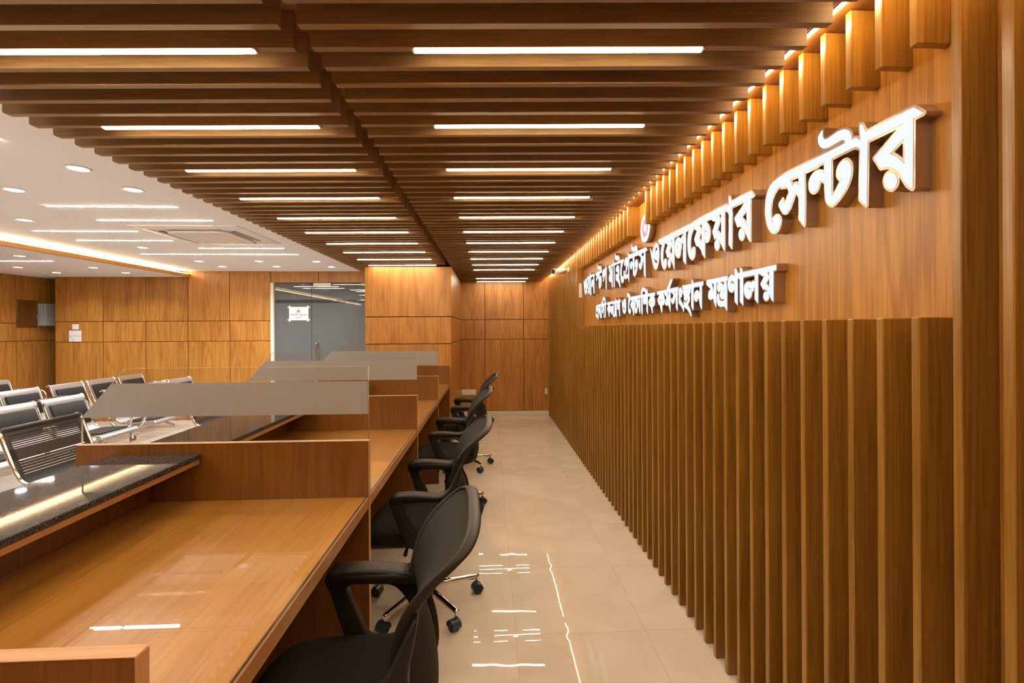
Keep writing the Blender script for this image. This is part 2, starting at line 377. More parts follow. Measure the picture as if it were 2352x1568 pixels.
# outlines of the sign words on the wall plane (y, z in 0.1 mm): lit faces, metal cases
LETTERS = {
'w5': (["12013,17218 12007,17226 12003,17354 11963,18842 11958,18882 11949,18888 10758,18890 10765,18885 10837,18884 10857,18875 11713,18387 11740,18370 11742,18362 11545,18044 11521,18036 11437,18031 11305,17991 11233,17955 11157,17907 11059,17826 11005,17763 10964,17706 10890,17554 10789,17385 10729,17320 10657,17265 10649,17266 10627,18882 10617,18892 10369,18892 10361,18898 10605,19138 12001,19136 12010,19142 12048,19202 12110,19362 12201,19430 12206,19426 12207,19410 12179,19014 12179,18986 12185,18979 12285,19076 12341,19115 12369,19127 12405,19132 12497,19129 12503,19142 12520,19274 12536,19322 12564,19374 12595,19414 12656,19470 12757,19527 12857,19555 12977,19572 13057,19567 13373,19532 13477,19540 13561,19569 13598,19602 13626,19674 13635,19734 13631,19862 13637,19871 13717,19831 13783,19770 13811,19726 13822,19694 13827,19654 13814,19574 13774,19482 13739,19430 13669,19360 13609,19317 13561,19293 13505,19276 13421,19264 13289,19260 12965,19276 12857,19271 12801,19247 12752,19210 12743,19194 12743,19166 12750,19138 12757,19129 14017,19140 14037,19144 14265,19144 14281,19137 14677,19140 14697,19144 15013,19144 15033,19148 15413,19152 15733,19136 15893,19119 16045,19091 16117,19067 16221,19015 16297,18960 16337,18919 16398,18830 16458,18706 16490,18614 16531,18422 16551,18222 16547,18090 16522,17942 16498,17850 16470,17770 16390,17598 16323,17498 16283,17454 16209,17393 16145,17357 16077,17336 16025,17328 15949,17328 15901,17337 15825,17369 15763,17418 15708,17498 15680,17566 15671,17622 15675,17666 15684,17702 15713,17755 15763,17810 15793,17831 15849,17855 15921,17868 15981,17863 16041,17847 16089,17811 16122,17758 16135,17714 16135,17678 16120,17598 16129,17597 16170,17658 16190,17702 16227,17854 16243,17978 16243,18146 16223,18286 16190,18414 16142,18514 16079,18594 15970,18694 15865,18763 15738,18830 15686,18782 15645,18761 15537,18732 15381,18707 15309,18683 15279,18658 15248,18614 15220,18546 15215,18518 15215,18462 15232,18422 15301,18343 15383,18222 15417,18193 15461,18169 15473,18173 15568,18342 15577,18348 15757,18214 15678,18078 15609,17985 15537,17904 15501,17877 15445,17853 15373,17840 15321,17849 15261,17877 15201,17920 15145,17981 15004,18186 14930,18306 14905,18332 14857,18351 14833,18347 14804,18330 14761,18291 14720,18218 14704,18170 14695,18118 14695,17750 14702,17494 14469,17234 14464,17238 14459,17310 14443,17910 14443,18098 14439,18118 14439,18326 14463,18838 14459,18882 14309,18884 14289,18880 14081,18880 13821,18872 13812,18878 13809,18896 13801,18900 13537,18896 13537,18550 13669,18643 13769,18687 13885,18708 13969,18707 14021,18695 14077,18671 14118,18646 14161,18608 14194,18562 14227,18478 14231,18414 14222,18350 14202,18286 14178,18242 14149,18204 14097,18161 14065,18145 14017,18132 13961,18132 13925,18141 13885,18157 13845,18188 13804,18242 13780,18286 13767,18330 13759,18418 13669,18391 13589,18336 13543,18298 13531,18282 13531,18114 13515,17938 13491,17790 13474,17738 13411,17646 13353,17588 13301,17557 13233,17544 13165,17552 13105,17569 12985,17637 12841,17744 12769,17808 12703,17878 12668,17922 12604,18022 12552,18138 12527,18258 12523,18394 12544,18478 12572,18534 12611,18586 12657,18632 12681,18647 12733,18663 12773,18668 12821,18663 12881,18647 12938,18614 12991,18566 13026,18506 13047,18426 13043,18346 13018,18278 12989,18240 12958,18214 12917,18196 12853,18202 12849,18198 13097,17916 13169,17844 13209,17824 13279,17830 13283,18090 13279,18110 13277,18892 13097,18900 12481,18900 12373,18891 12329,18871 12272,18834 12207,18774 12191,18750 12231,17442", "11185,17413 11145,17425 11121,17440 11100,17462 11076,17506 11067,17542 11067,17598 11084,17666 11121,17735 11161,17780 11189,17803 11233,17827 11277,17839 11321,17839 11353,17831 11382,17814 11402,17794 11417,17770 11435,17718 11435,17646 11410,17566 11363,17494 11317,17453 11257,17421 11217,17412", "10852,17898 10861,17897 10971,18038 11095,18166 11173,18231 11286,18294 11279,18302 11065,18419 10853,18529 10847,18518 10847,17966", "14708,18542 14813,18639 14857,18663 14897,18675 14945,18680 14989,18671 15061,18618 15096,18746 15128,18806 15170,18866 15169,18874 14702,18874 14699,18658 14703,18550"],
 ["12001,17149 11977,17157 11955,17178 11943,17214 11903,18694 11899,18810 11889,18820 11096,18818 11101,18809 11773,18427 11802,18394 11807,18370 11802,18338 11606,18018 11577,17988 11521,17968 11441,17963 11373,17947 11298,17914 11301,17909 11377,17891 11419,17866 11455,17830 11474,17802 11499,17726 11503,17686 11499,17638 11470,17542 11437,17485 11371,17414 11301,17369 11217,17344 11165,17349 11105,17373 11047,17426 11016,17482 11003,17538 11005,17639 10946,17522 10862,17378 10831,17334 10765,17268 10689,17209 10653,17195 10617,17205 10592,17230 10583,17262 10563,18814 10553,18824 10357,18825 10325,18837 10307,18854 10296,18870 10291,18894 10296,18918 10307,18934 10513,19140 10581,19199 10613,19208 11969,19204 11989,19230 12057,19399 12080,19422 12173,19491 12205,19501 12229,19495 12245,19484 12262,19466 12271,19438 12255,19194 12255,19142 12261,19138 12301,19167 12345,19187 12373,19195 12441,19203 12468,19326 12496,19386 12533,19439 12624,19526 12661,19551 12733,19587 12853,19623 12977,19640 13057,19635 13373,19600 13477,19608 13529,19625 13546,19642 13567,19706 13571,19742 13567,19874 13572,19898 13601,19931 13633,19941 13665,19931 13749,19887 13773,19868 13853,19783 13870,19754 13887,19698 13891,19662 13887,19602 13858,19506 13826,19442 13793,19396 13703,19306 13665,19277 13593,19237 13514,19206 14017,19208 14037,19212 14265,19212 14285,19207 14677,19208 14697,19212 15013,19212 15033,19216 15413,19220 15785,19200 15969,19175 16085,19147 16169,19115 16253,19071 16329,19016 16391,18954 16442,18882 16502,18766 16530,18698 16550,18638 16583,18502 16611,18294 16615,18138 16607,18050 16587,17938 16558,17826 16530,17746 16494,17662 16430,17538 16397,17489 16345,17428 16242,17338 16169,17297 16077,17268 16025,17260 15949,17260 15901,17269 15825,17297 15751,17342 15703,17390 15676,17426 15628,17518 15612,17574 15607,17614 15611,17674 15624,17726 15657,17787 15733,17868 15785,17899 15849,17923 15885,17931 15945,17936 16005,17927 16073,17903 16109,17880 16153,17836 16163,17862 16179,17982 16179,18138 16167,18234 16134,18378 16102,18454 16066,18510 16027,18558 15961,18620 15873,18683 15749,18751 15697,18713 15621,18685 15497,18656 15385,18639 15341,18626 15304,18582 15279,18514 15279,18474 15288,18454 15357,18375 15437,18258 15445,18258 15454,18270 15519,18386 15541,18407 15573,18417 15613,18403 15778,18282 15814,18246 15823,18214 15814,18178 15734,18046 15647,17930 15565,17844 15493,17801 15413,17777 15373,17772 15321,17781 15277,17797 15192,17846 15109,17924 15044,18010 14874,18274 14857,18283 14837,18275 14805,18243 14784,18202 14768,18158 14759,18110 14759,17758 14767,17550 14767,17494 14762,17470 14751,17450 14535,17210 14497,17173 14465,17163 14433,17173 14406,17202 14399,17226 14395,17302 14379,17902 14379,18090 14375,18110 14375,18334 14395,18766 14391,18814 13821,18804 13787,18814 13761,18831 13601,18828 13599,18690 13605,18680 13721,18739 13785,18759 13885,18776 13965,18776 13993,18771 14085,18739 14150,18702 14233,18619 14254,18586 14282,18522 14295,18454 14295,18406 14274,18294 14234,18210 14207,18174 14161,18128 14089,18085 14017,18064 13961,18064 13925,18073 13869,18093 13821,18124 13787,18158 13748,18210 13720,18262 13701,18330 13673,18319 13624,18282 13595,18254 13595,18106 13579,17930 13554,17778 13530,17706 13467,17614 13382,17530 13325,17497 13277,17481 13233,17476 13141,17489 13081,17509 12985,17561 12901,17617 12809,17688 12677,17812 12613,17889 12572,17950 12516,18054 12492,18114 12476,18174 12459,18294 12459,18406 12484,18502 12516,18566 12549,18611 12625,18688 12665,18711 12713,18727 12773,18736 12861,18723 12937,18691 12991,18654 13062,18578 13098,18494 13111,18430 13111,18362 13090,18278 13074,18246 13047,18210 12985,18154 12983,18146 13153,17948 13201,17900 13217,17896 13213,18824 13097,18832 12481,18832 12377,18823 12304,18778 12261,18740 12255,18726 12295,17534 12294,17430 12281,17400 12049,17164 12033,17153", "10916,18074 11063,18222 11148,18294 11121,18315 10917,18423 10911,18414 10911,18086", "14764,18690 14773,18688 14801,18707 14853,18731 14921,18747 14949,18747 15021,18731 15050,18798 15049,18806 14769,18807 14763,18798", "12858,19198 12971,19202 12965,19207 12897,19208 12861,19202"]),
'w4': (["25006,17192 24996,17949 24992,17969 24992,18229 24988,18249 24988,18505 24984,18525 24984,18781 24980,18857 24974,18866 23834,18887 23814,18891 23758,18888 23764,18645 23770,18635 23862,18686 23882,18691 23926,18690 23966,18674 24011,18645 24110,18552 24186,18602 24330,18682 24418,18715 24486,18719 24570,18706 24654,18682 24722,18646 24772,18597 24803,18553 24835,18493 24859,18429 24876,18349 24880,18293 24876,18193 24868,18129 24839,18021 24803,17953 24748,17877 24674,17808 24574,17756 24462,17720 24390,17715 24310,17728 24270,17744 24230,17771 24184,17817 24146,17875 24133,17909 24120,17977 24124,18045 24141,18093 24188,18165 24257,18233 24298,18258 24358,18263 24438,18238 24498,18203 24552,18149 24646,18022 24650,18025 24648,18057 24632,18197 24619,18257 24599,18305 24550,18350 24490,18375 24406,18371 24354,18358 24298,18336 24233,18293 24193,18253 24161,18193 24121,18065 24110,18056 24050,18108 24017,18153 24012,18193 24028,18337 24015,18377 23974,18410 23922,18430 23882,18431 23850,18418 23782,18367 23776,18353 23804,17541 23802,17465 23498,17250 23492,17261 23496,18873 23490,18882 23154,18887 23134,18891 23027,18889 23028,18881 23110,18778 23155,18709 23175,18665 23211,18545 23236,18409 23248,18249 23248,18149 23236,17985 23215,17873 23179,17765 23131,17661 23071,17561 23034,17515 22982,17472 22898,17420 22814,17380 22750,17363 22682,17355 22630,17360 22586,17376 22517,17421 22460,17473 22423,17525 22400,17593 22392,17701 22397,17745 22413,17789 22438,17830 22470,17863 22534,17887 22610,17891 22638,17886 22686,17870 22747,17837 22770,17818 22786,17793 22803,17749 22817,17677 22822,17672 22867,17765 22899,17853 22920,17981 22924,18041 22920,18237 22903,18353 22867,18469 22823,18545 22752,18633 22640,18757 22534,18854 22326,18756 22115,18689 22116,18681 22453,18285 22281,17977 22054,17914 21994,17882 21933,17837 21834,17751 21764,17677 21612,17461 21562,17411 21495,17357 21382,17278 21363,18501 21354,18507 21254,18507 21206,18494 21150,18466 21110,18439 21093,18421 21077,18389 21069,18353 21074,18344 21182,18355 21234,18355 21282,18342 21300,18329 21319,18305 21335,18273 21352,18213 21352,18149 21347,18121 21327,18065 21299,18017 21270,17983 21230,17956 21150,17927 21070,17927 20990,17948 20934,17987 20893,18041 20877,18073 20857,18141 20844,18241 20848,18317 20873,18409 20897,18465 20941,18545 21008,18633 21078,18703 21182,18774 21274,18818 21338,18838 21406,18851 21530,18855 21590,18846 21618,18834 21630,18823 21636,18801 21648,18681 21660,18357 21660,18101 21664,17989 21674,17986 21791,18069 21974,18225 21723,18533 21970,18886 21958,18891 21234,18891 21226,18895 21218,18910 21138,18915 20734,18894 20638,18828 20562,18788 20406,18744 20240,18709 20242,18696 20578,18278 20582,18269 20579,18257 20418,17949 20410,17947 20346,17971 20278,17966 20186,17938 20130,17914 20045,17857 19960,17785 19896,17721 19833,17641 19712,17461 19636,17377 19542,17285 19536,17293 19536,17461 19532,17481 19520,18881 19515,18905 19506,18911 19318,18915 19313,18909 19315,18893 19306,18879 19193,18781 19145,18697 19132,18645 19140,18193 19168,17489 18994,17311 18942,17265 18935,17269 18932,17281 18904,18813 18898,18912 18802,18919 18550,18919 18530,18923 18010,18927 17990,18931 17767,18929 18674,18422 18682,18413 18490,18080 18482,18075 18354,18067 18218,18030 18142,17994 18058,17931 17996,17873 17942,17810 17696,17449 17642,17391 17550,17310 17544,17317 17544,17573 17540,17593 17528,18929 17518,18939 17310,18955 17290,18960 17286,18965 17448,19137 17486,19171 18930,19167 18946,19180 18983,19237 19013,19361 19158,19450 19163,19445 19164,19425 19132,19041 19134,19008 19142,19012 19164,19045 19190,19071 19294,19146 19338,19163 19414,19167 20198,19167 20218,19163 20646,19163 20666,19159 21010,19159 21030,19155 21990,19147 22010,19143 22346,19143 22442,19139 22462,19123 22574,19119 23618,19119 23638,19115 24678,19115 24698,19111 25742,19111 25762,19107 27330,19102 27333,19097 27300,19065 27106,18893 26826,18871 26694,18867 26671,18861 26672,18853 26748,18777 26811,18697 26875,18581 26911,18497 26943,18385 26960,18289 26964,18121 26948,18017 26919,17901 26875,17769 26823,17657 26794,17612 26734,17539 26606,17419 26530,17376 26446,17351 26394,17351 26286,17380 26222,17412 26162,17467 26113,17537 26089,17597 26084,17629 26088,17713 26101,17757 26120,17793 26134,17806 26174,17826 26242,17846 26298,17855 26394,17842 26438,17826 26460,17809 26503,17733 26546,17607 26554,17598 26587,17693 26615,17797 26636,17949 26636,18121 26620,18277 26595,18397 26554,18501 26519,18565 26436,18681 26366,18755 26274,18839 26262,18843 26174,18843 26090,18763 26038,18732 25982,18712 25822,18673 25824,18665 25876,18609 26182,18297 26171,18273 25978,17980 25966,17968 25798,17955 25686,17930 25578,17866 25502,17807 25434,17747 25320,17629 25225,17505 25035,17225 25014,17196", "25666,17364 25618,17376 25586,17392 25545,17433 25516,17493 25508,17545 25512,17593 25525,17641 25541,17673 25586,17731 25646,17770 25690,17783 25738,17783 25802,17758 25826,17739 25855,17701 25880,17629 25880,17565 25863,17505 25843,17465 25808,17421 25770,17392 25738,17376", "20142,17404 20098,17412 20069,17425 20040,17445 20005,17485 19989,17521 19980,17569 19984,17617 19997,17661 20029,17717 20058,17751 20118,17794 20154,17810 20218,17823 20286,17814 20322,17798 20356,17773 20395,17713 20404,17681 20405,17649 20404,17617 20391,17569 20352,17501 20290,17444 20218,17412 20170,17403", "18106,17468 18064,17481 18030,17503 18005,17529 17985,17565 17972,17617 17972,17649 17993,17725 18009,17757 18050,17807 18126,17858 18190,17875 18238,17875 18290,17858 18334,17825 18367,17773 18376,17737 18376,17681 18355,17613 18320,17557 18254,17500 18214,17480 18170,17467", "27770,17476 27702,17488 27638,17512 27574,17559 27480,17653 27417,17733 27333,17869 27285,17973 27253,18069 27240,18129 27232,18213 27236,18341 27252,18473 27284,18649 27309,18745 27337,18817 27374,18882 27426,18935 27510,18994 27590,19030 27646,19043 27682,19043 27746,19034 27914,18982 28034,18930 28114,18886 28170,18847 28234,18787 28275,18729 28295,18689 28369,18489 28378,18479 28536,18669 28626,18763 28793,18893 28802,18893 28639,18513 28475,18173 28387,18017 28230,17780 28148,17677 28086,17615 27962,17520 27886,17484 27838,17475", "27692,17821 27738,17819 27802,17841 27930,17920 28072,18037 28264,18229 28254,18230 27702,18024 27654,18015 27586,18015 27470,18036 27469,18025 27501,17953 27534,17911 27622,17848", "25275,17913 25286,17912 25310,17924 25680,18189 25630,18243 25298,18561 25302,18571 25548,18825 25552,18833 25546,18839 25306,18851 25266,18851 25257,18845 25268,18001", "19789,17921 19794,17918 19810,17927 20166,18249 19887,18617 20100,18897 20098,18906 20018,18911 19786,18911 19777,18905 19784,18041", "17774,17925 17786,17932 17864,18041 17978,18159 18082,18238 18216,18313 18223,18321 17790,18563 17784,18557 17780,18469", "27873,18317 27879,18321 27948,18477 27887,18665 27846,18731 27810,18767 27762,18802 27722,18818 27698,18819 27644,18801 27598,18771 27561,18729 27541,18677 27536,18649 27542,18601 27554,18584 27578,18575 27734,18575 27786,18559 27807,18533 27865,18329", "22472,18873 22586,18871 22734,18884 22740,18889 22246,18890 22239,18889 22246,18884"],
 ["24994,17124 24974,17132 24956,17149 24944,17181 24930,18108 24895,17997 24855,17921 24798,17843 24706,17756 24598,17700 24462,17656 24390,17651 24310,17664 24254,17684 24198,17719 24132,17785 24097,17837 24064,17933 24058,18020 23980,18097 23957,18141 23952,18205 23967,18333 23942,18358 23914,18367 23882,18365 23841,18337 23836,18325 23864,17553 23864,17461 23859,17441 23827,17405 23530,17196 23494,17185 23462,17196 23448,17209 23432,17245 23436,18809 23426,18819 23330,18823 23166,18823 23158,18817 23219,18717 23255,18617 23288,18473 23300,18385 23308,18261 23304,18057 23288,17921 23267,17833 23235,17741 23183,17629 23139,17553 23096,17493 23034,17435 22978,17396 22838,17324 22770,17303 22682,17291 22614,17300 22554,17324 22482,17371 22408,17441 22369,17497 22341,17577 22332,17645 22332,17713 22341,17773 22357,17813 22385,17861 22442,17918 22534,17951 22614,17955 22710,17926 22758,17902 22830,17845 22852,17925 22864,18053 22864,18169 22844,18337 22819,18425 22787,18489 22744,18549 22588,18725 22522,18781 22350,18700 22222,18657 22236,18633 22504,18321 22516,18293 22515,18273 22503,18245 22330,17940 22302,17916 22114,17870 22070,17854 22013,17821 21942,17767 21850,17683 21786,17606 21670,17436 21594,17359 21414,17220 21382,17210 21346,17223 21329,17241 21320,17269 21310,17932 21238,17892 21150,17863 21070,17863 20958,17896 20902,17935 20872,17965 20841,18009 20805,18097 20788,18181 20784,18293 20792,18349 20817,18433 20857,18521 20889,18577 20936,18641 21042,18751 21086,18786 21177,18841 21174,18846 21138,18851 20750,18831 20650,18764 20586,18732 20502,18704 20349,18665 20358,18648 20630,18310 20644,18273 20639,18241 20595,18153 20471,17917 20454,17899 20438,17888 20414,17882 20342,17907 20302,17907 20242,17889 20310,17870 20367,17841 20416,17797 20451,17737 20464,17693 20468,17657 20464,17605 20439,17525 20400,17465 20323,17393 20266,17364 20218,17348 20166,17339 20118,17343 20074,17356 20038,17372 20008,17393 19968,17433 19941,17477 19920,17557 19920,17601 19931,17657 19926,17662 19885,17609 19791,17465 19740,17401 19576,17233 19538,17218 19514,17224 19498,17235 19485,17249 19476,17277 19460,18837 19457,18845 19446,18851 19362,18849 19314,18803 19246,18750 19205,18681 19192,18633 19200,18205 19227,17473 19214,17447 19026,17259 18970,17208 18938,17198 18906,17208 18890,17223 18872,17269 18844,18801 18838,18848 18802,18855 18026,18862 18022,18861 18027,18853 18062,18832 18714,18470 18739,18441 18743,18401 18567,18089 18543,18049 18522,18027 18482,18011 18382,18007 18282,17986 18202,17957 18177,17941 18262,17934 18330,17906 18384,17861 18407,17829 18427,17785 18436,17745 18436,17669 18423,17617 18387,17545 18322,17475 18286,17448 18246,17428 18170,17403 18110,17403 18042,17424 17998,17451 17945,17509 17917,17577 17911,17641 17906,17644 17787,17469 17726,17391 17586,17259 17546,17245 17506,17263 17493,17277 17484,17305 17467,18873 17462,18878 17430,18883 17310,18891 17258,18904 17229,18929 17220,18953 17221,18973 17234,18999 17442,19215 17486,19235 18902,19231 18914,19240 18928,19265 18949,19365 18966,19399 18986,19418 19130,19506 19162,19516 19198,19503 19215,19485 19224,19461 19224,19413 19204,19185 19204,19169 19210,19165 19270,19202 19334,19226 19414,19231 20198,19231 20218,19227 20646,19227 20666,19223 21990,19211 22010,19207 22346,19207 22442,19203 22486,19187 22574,19183 23618,19183 23638,19179 24678,19179 24698,19175 25742,19175 25762,19171 27338,19166 27370,19154 27391,19133 27400,19105 27391,19069 27138,18840 27074,18823 26846,18811 26810,18806 26807,18801 26855,18741 26907,18653 26951,18561 26987,18461 27012,18353 27024,18265 27024,18105 27007,18001 26963,17837 26931,17745 26875,17625 26846,17580 26788,17509 26662,17387 26602,17344 26554,17320 26486,17296 26446,17287 26398,17287 26334,17300 26234,17336 26170,17375 26090,17460 26061,17505 26041,17549 26024,17617 26028,17725 26045,17781 26065,17821 26102,17858 26150,17882 26242,17910 26298,17919 26354,17915 26394,17906 26478,17874 26516,17837 26546,17790 26555,17809 26568,17881 26576,17961 26572,18157 26560,18265 26544,18349 26515,18441 26467,18533 26402,18626 26354,18683 26251,18777 26198,18779 26102,18696 26054,18672 25942,18638 25939,18633 26234,18330 26244,18301 26235,18261 26023,17937 26002,17916 25966,17903 25834,17895 25726,17878 25686,17862 25657,17841 25734,17847 25794,17830 25854,17795 25907,17733 25927,17689 25940,17641 25940,17557 25923,17489 25886,17420 25842,17371 25802,17340 25762,17320 25710,17304 25670,17300 25642,17304 25554,17340 25514,17375 25485,17413 25461,17465 25452,17501 25448,17533 25452,17605 25469,17665 25486,17701 25482,17706 25396,17625 25338,17554 25237,17417 25056,17149 25030,17128 25006,17122", "27770,17412 27702,17424 27606,17460 27540,17509 27428,17621 27365,17701 27281,17837 27229,17949 27193,18057 27180,18117 27172,18201 27176,18353 27192,18485 27224,18661 27249,18757 27281,18841 27321,18913 27392,18985 27434,19018 27526,19070 27590,19094 27646,19107 27682,19107 27742,19099 27822,19078 27938,19038 28058,18986 28146,18938 28202,18899 28286,18819 28327,18761 28398,18600 28514,18735 28622,18839 28774,18954 28806,18964 28838,18954 28863,18925 28867,18889 28699,18497 28523,18133 28439,17985 28331,17817 28258,17716 28198,17643 28114,17559 28030,17492 27938,17440 27886,17420 27838,17411", "27692,17885 27734,17883 27758,17888 27814,17916 27947,18009 28000,18053 28012,18069 28002,18070 27702,17960 27658,17951 27591,17949 27593,17941 27634,17912", "25329,18021 25334,18018 25346,18024 25585,18197 25502,18283 25330,18445 25324,18433", "19845,18049 19854,18047 20084,18257 19846,18566 19842,18565 19840,18553", "21722,18105 21730,18101 21759,18121 21888,18233 21880,18249 21722,18433 21716,18421", "17841,18109 17974,18235 18097,18321 17846,18463 17840,18453 17840,18237 17836,18217 17836,18117", "24552,18237 24558,18237 24559,18245 24547,18273 24518,18298 24490,18311 24435,18309 24502,18274", "21288,18405 21298,18403 21304,18409 21304,18433 21298,18442 21250,18443 21207,18425 21210,18420 21238,18419", "24922,18433 24926,18431 24928,18453 24924,18769 24919,18797 24914,18802 24242,18815 24222,18819 24038,18819 24018,18823 23822,18821 23820,18749 23826,18738 23874,18754 23902,18756 23926,18754 23974,18738 24043,18697 24114,18630 24306,18738 24418,18779 24450,18783 24526,18779 24618,18758 24678,18738 24755,18697 24826,18626 24887,18525", "27840,18589 27846,18585 27850,18589 27843,18613 27811,18677 27778,18715 27730,18749 27698,18755 27670,18745 27630,18719 27613,18697 27600,18661 27602,18641 27734,18639 27762,18634 27814,18614", "21713,18637 21730,18652 21783,18725 21843,18809 21848,18825 21696,18825 21708,18649", "19840,18673 19850,18672 19970,18828 19977,18845 19838,18844", "25325,18685 25412,18769 25413,18777 25386,18783 25322,18780 25320,18693"]),
'w3': (["35442,17091 35509,17299 35597,17487 35688,17607 35910,17847 35801,18019 35777,18067 35760,18139 35768,18279 35833,18579 35865,18683 35894,18741 35930,18780 36022,18816 36198,18849 36298,18849 36490,18800 36574,18764 36647,18719 36679,18687 36711,18627 36720,18587 36715,18515 36698,18482 36662,18446 36534,18371 36462,18354 36394,18353 36246,18383 36180,18435 36121,18511 36193,18275 36221,18219 36258,18183 36358,18165 36506,18170 36794,18249 36722,17767 36202,17568 35998,17468 35926,17417 35836,17331 35654,17111", "29678,17226 29683,18855 29318,18878 29313,18883 29328,18899 29578,19105 31298,19138 31307,19147 31320,19267 31349,19383 31382,19437 31454,19496 31542,19540 31662,19569 31782,19573 32046,19557 32242,19557 32330,19575 32383,19603 32423,19647 32455,19719 32490,19857 32591,19707 32620,19623 32615,19551 32587,19471 32547,19411 32502,19366 32354,19291 32130,19230 31658,19228 31630,19216 31617,19199 31627,19147 33186,19174 33398,19401 33454,18959 33662,19069 33774,19105 33870,19113 33958,19109 34122,19080 34250,19016 34350,18921 34395,18823 34420,18679 34411,18587 34370,18558 34282,18523 34183,18607 34134,18633 34046,18616 33999,18583 33988,18531 33988,18463 34004,18327 34103,17987 34101,17971 34066,17958 33962,17950 33826,18133 33562,18453 33510,18504 33474,18521 33449,18515 33429,18467 33420,18387 33420,18139 33434,17873 34014,17869 34182,17907 34258,17943 34291,17971 34307,18023 34313,18175 34330,18208 34370,18221 34561,18211 34615,18055 34615,17975 34567,17855 34495,17751 34406,17675 34270,17615 34070,17562 34002,17562 33826,17609 33702,17605 33466,17564 33250,17231 33194,18890 33006,18893 32350,18877 32340,18843 32332,18395 32438,18521 32518,18592 32634,18636 32758,18653 32862,18612 32939,18555 32974,18517 32999,18471 33011,18419 32999,18327 32943,18231 32882,18162 32814,18111 32778,18098 32742,18097 32642,18134 32528,18211 32493,18263 32470,18352 32442,18356 32394,18328 32324,18267 32303,17879 32283,17743 32267,17703 32170,17602 32046,17527 31930,17513 31826,17531 31754,17559 31646,17634 31562,17705 31398,17878 31329,17979 31261,18123 31236,18219 31236,18299 31257,18391 31309,18495 31389,18571 31462,18617 31534,18637 31586,18632 31675,18599 31762,18548 31822,18493 31859,18419 31876,18339 31875,18239 31866,18207 31843,18183 31702,18116 31678,18099 31672,18079 31712,18019 31786,17945 31978,17784 32014,18870 31090,18861 30890,18747 30634,18688 30605,18659 30584,18599 30580,18523 30601,18427 30645,18331 30742,18161 30890,18314 31041,18219 30991,18063 30939,17971 30846,17899 30730,17847 30650,17842 30570,17866 30506,17906 30432,17979 30301,18143 30182,18353 30154,18376 30134,18372 30085,18307 30044,18179 29986,17471 29818,17242", "37126,17237 37168,18971 35278,18932 35411,18655 35471,18415 35484,18291 35480,18191 35459,18047 35427,17903 35395,17799 35331,17655 35270,17554 35194,17469 35146,17438 35022,17383 34938,17358 34858,17349 34770,17362 34702,17383 34674,17398 34628,17443 34589,17495 34545,17579 34528,17639 34533,17675 34570,17741 34622,17793 34666,17824 34722,17841 34826,17853 34910,17848 34978,17816 35050,17763 35111,17959 35135,18079 35140,18199 35127,18327 35107,18419 35071,18507 35031,18567 34966,18637 34835,18743 34582,18917 34508,18923 34589,19099 34650,19109 37170,19134 37358,19400 37360,19163 37374,19133 39116,19147 38958,18985 38934,18972 38726,18690 38496,18479 38738,18416 38778,18396 38810,18365 38870,18269 38907,18159 38911,18083 38874,17998 38790,17901 38714,17839 38654,17803 38534,17770 38450,17757 38382,17759 38329,17787 38251,17859 38217,17859 38141,17743 37942,17311 37726,17259 37716,17267 37716,17399 37737,18907 38018,18917 38080,18491 38090,18471 38357,18971 37367,18975 37384,17295 37366,17283", "29971,18631 30158,18634 30326,18662 30410,18686 30447,18711 30459,18743 30436,18855 29970,18857 29964,18847", "35670,19125 35665,19135 35693,19267 35734,19369 35762,19405 35814,19448 35982,19545 36110,19592 36174,19605 36510,19621 36630,19643 36675,19667 36714,19706 36790,19847 36886,19777 36943,19711 36952,19683 36947,19603 36906,19471 36852,19395 36766,19342 36614,19287 36470,19254 36318,19241 36034,19241 35922,19232 35898,19220 35900,19203 36004,19143 36006,19134"],
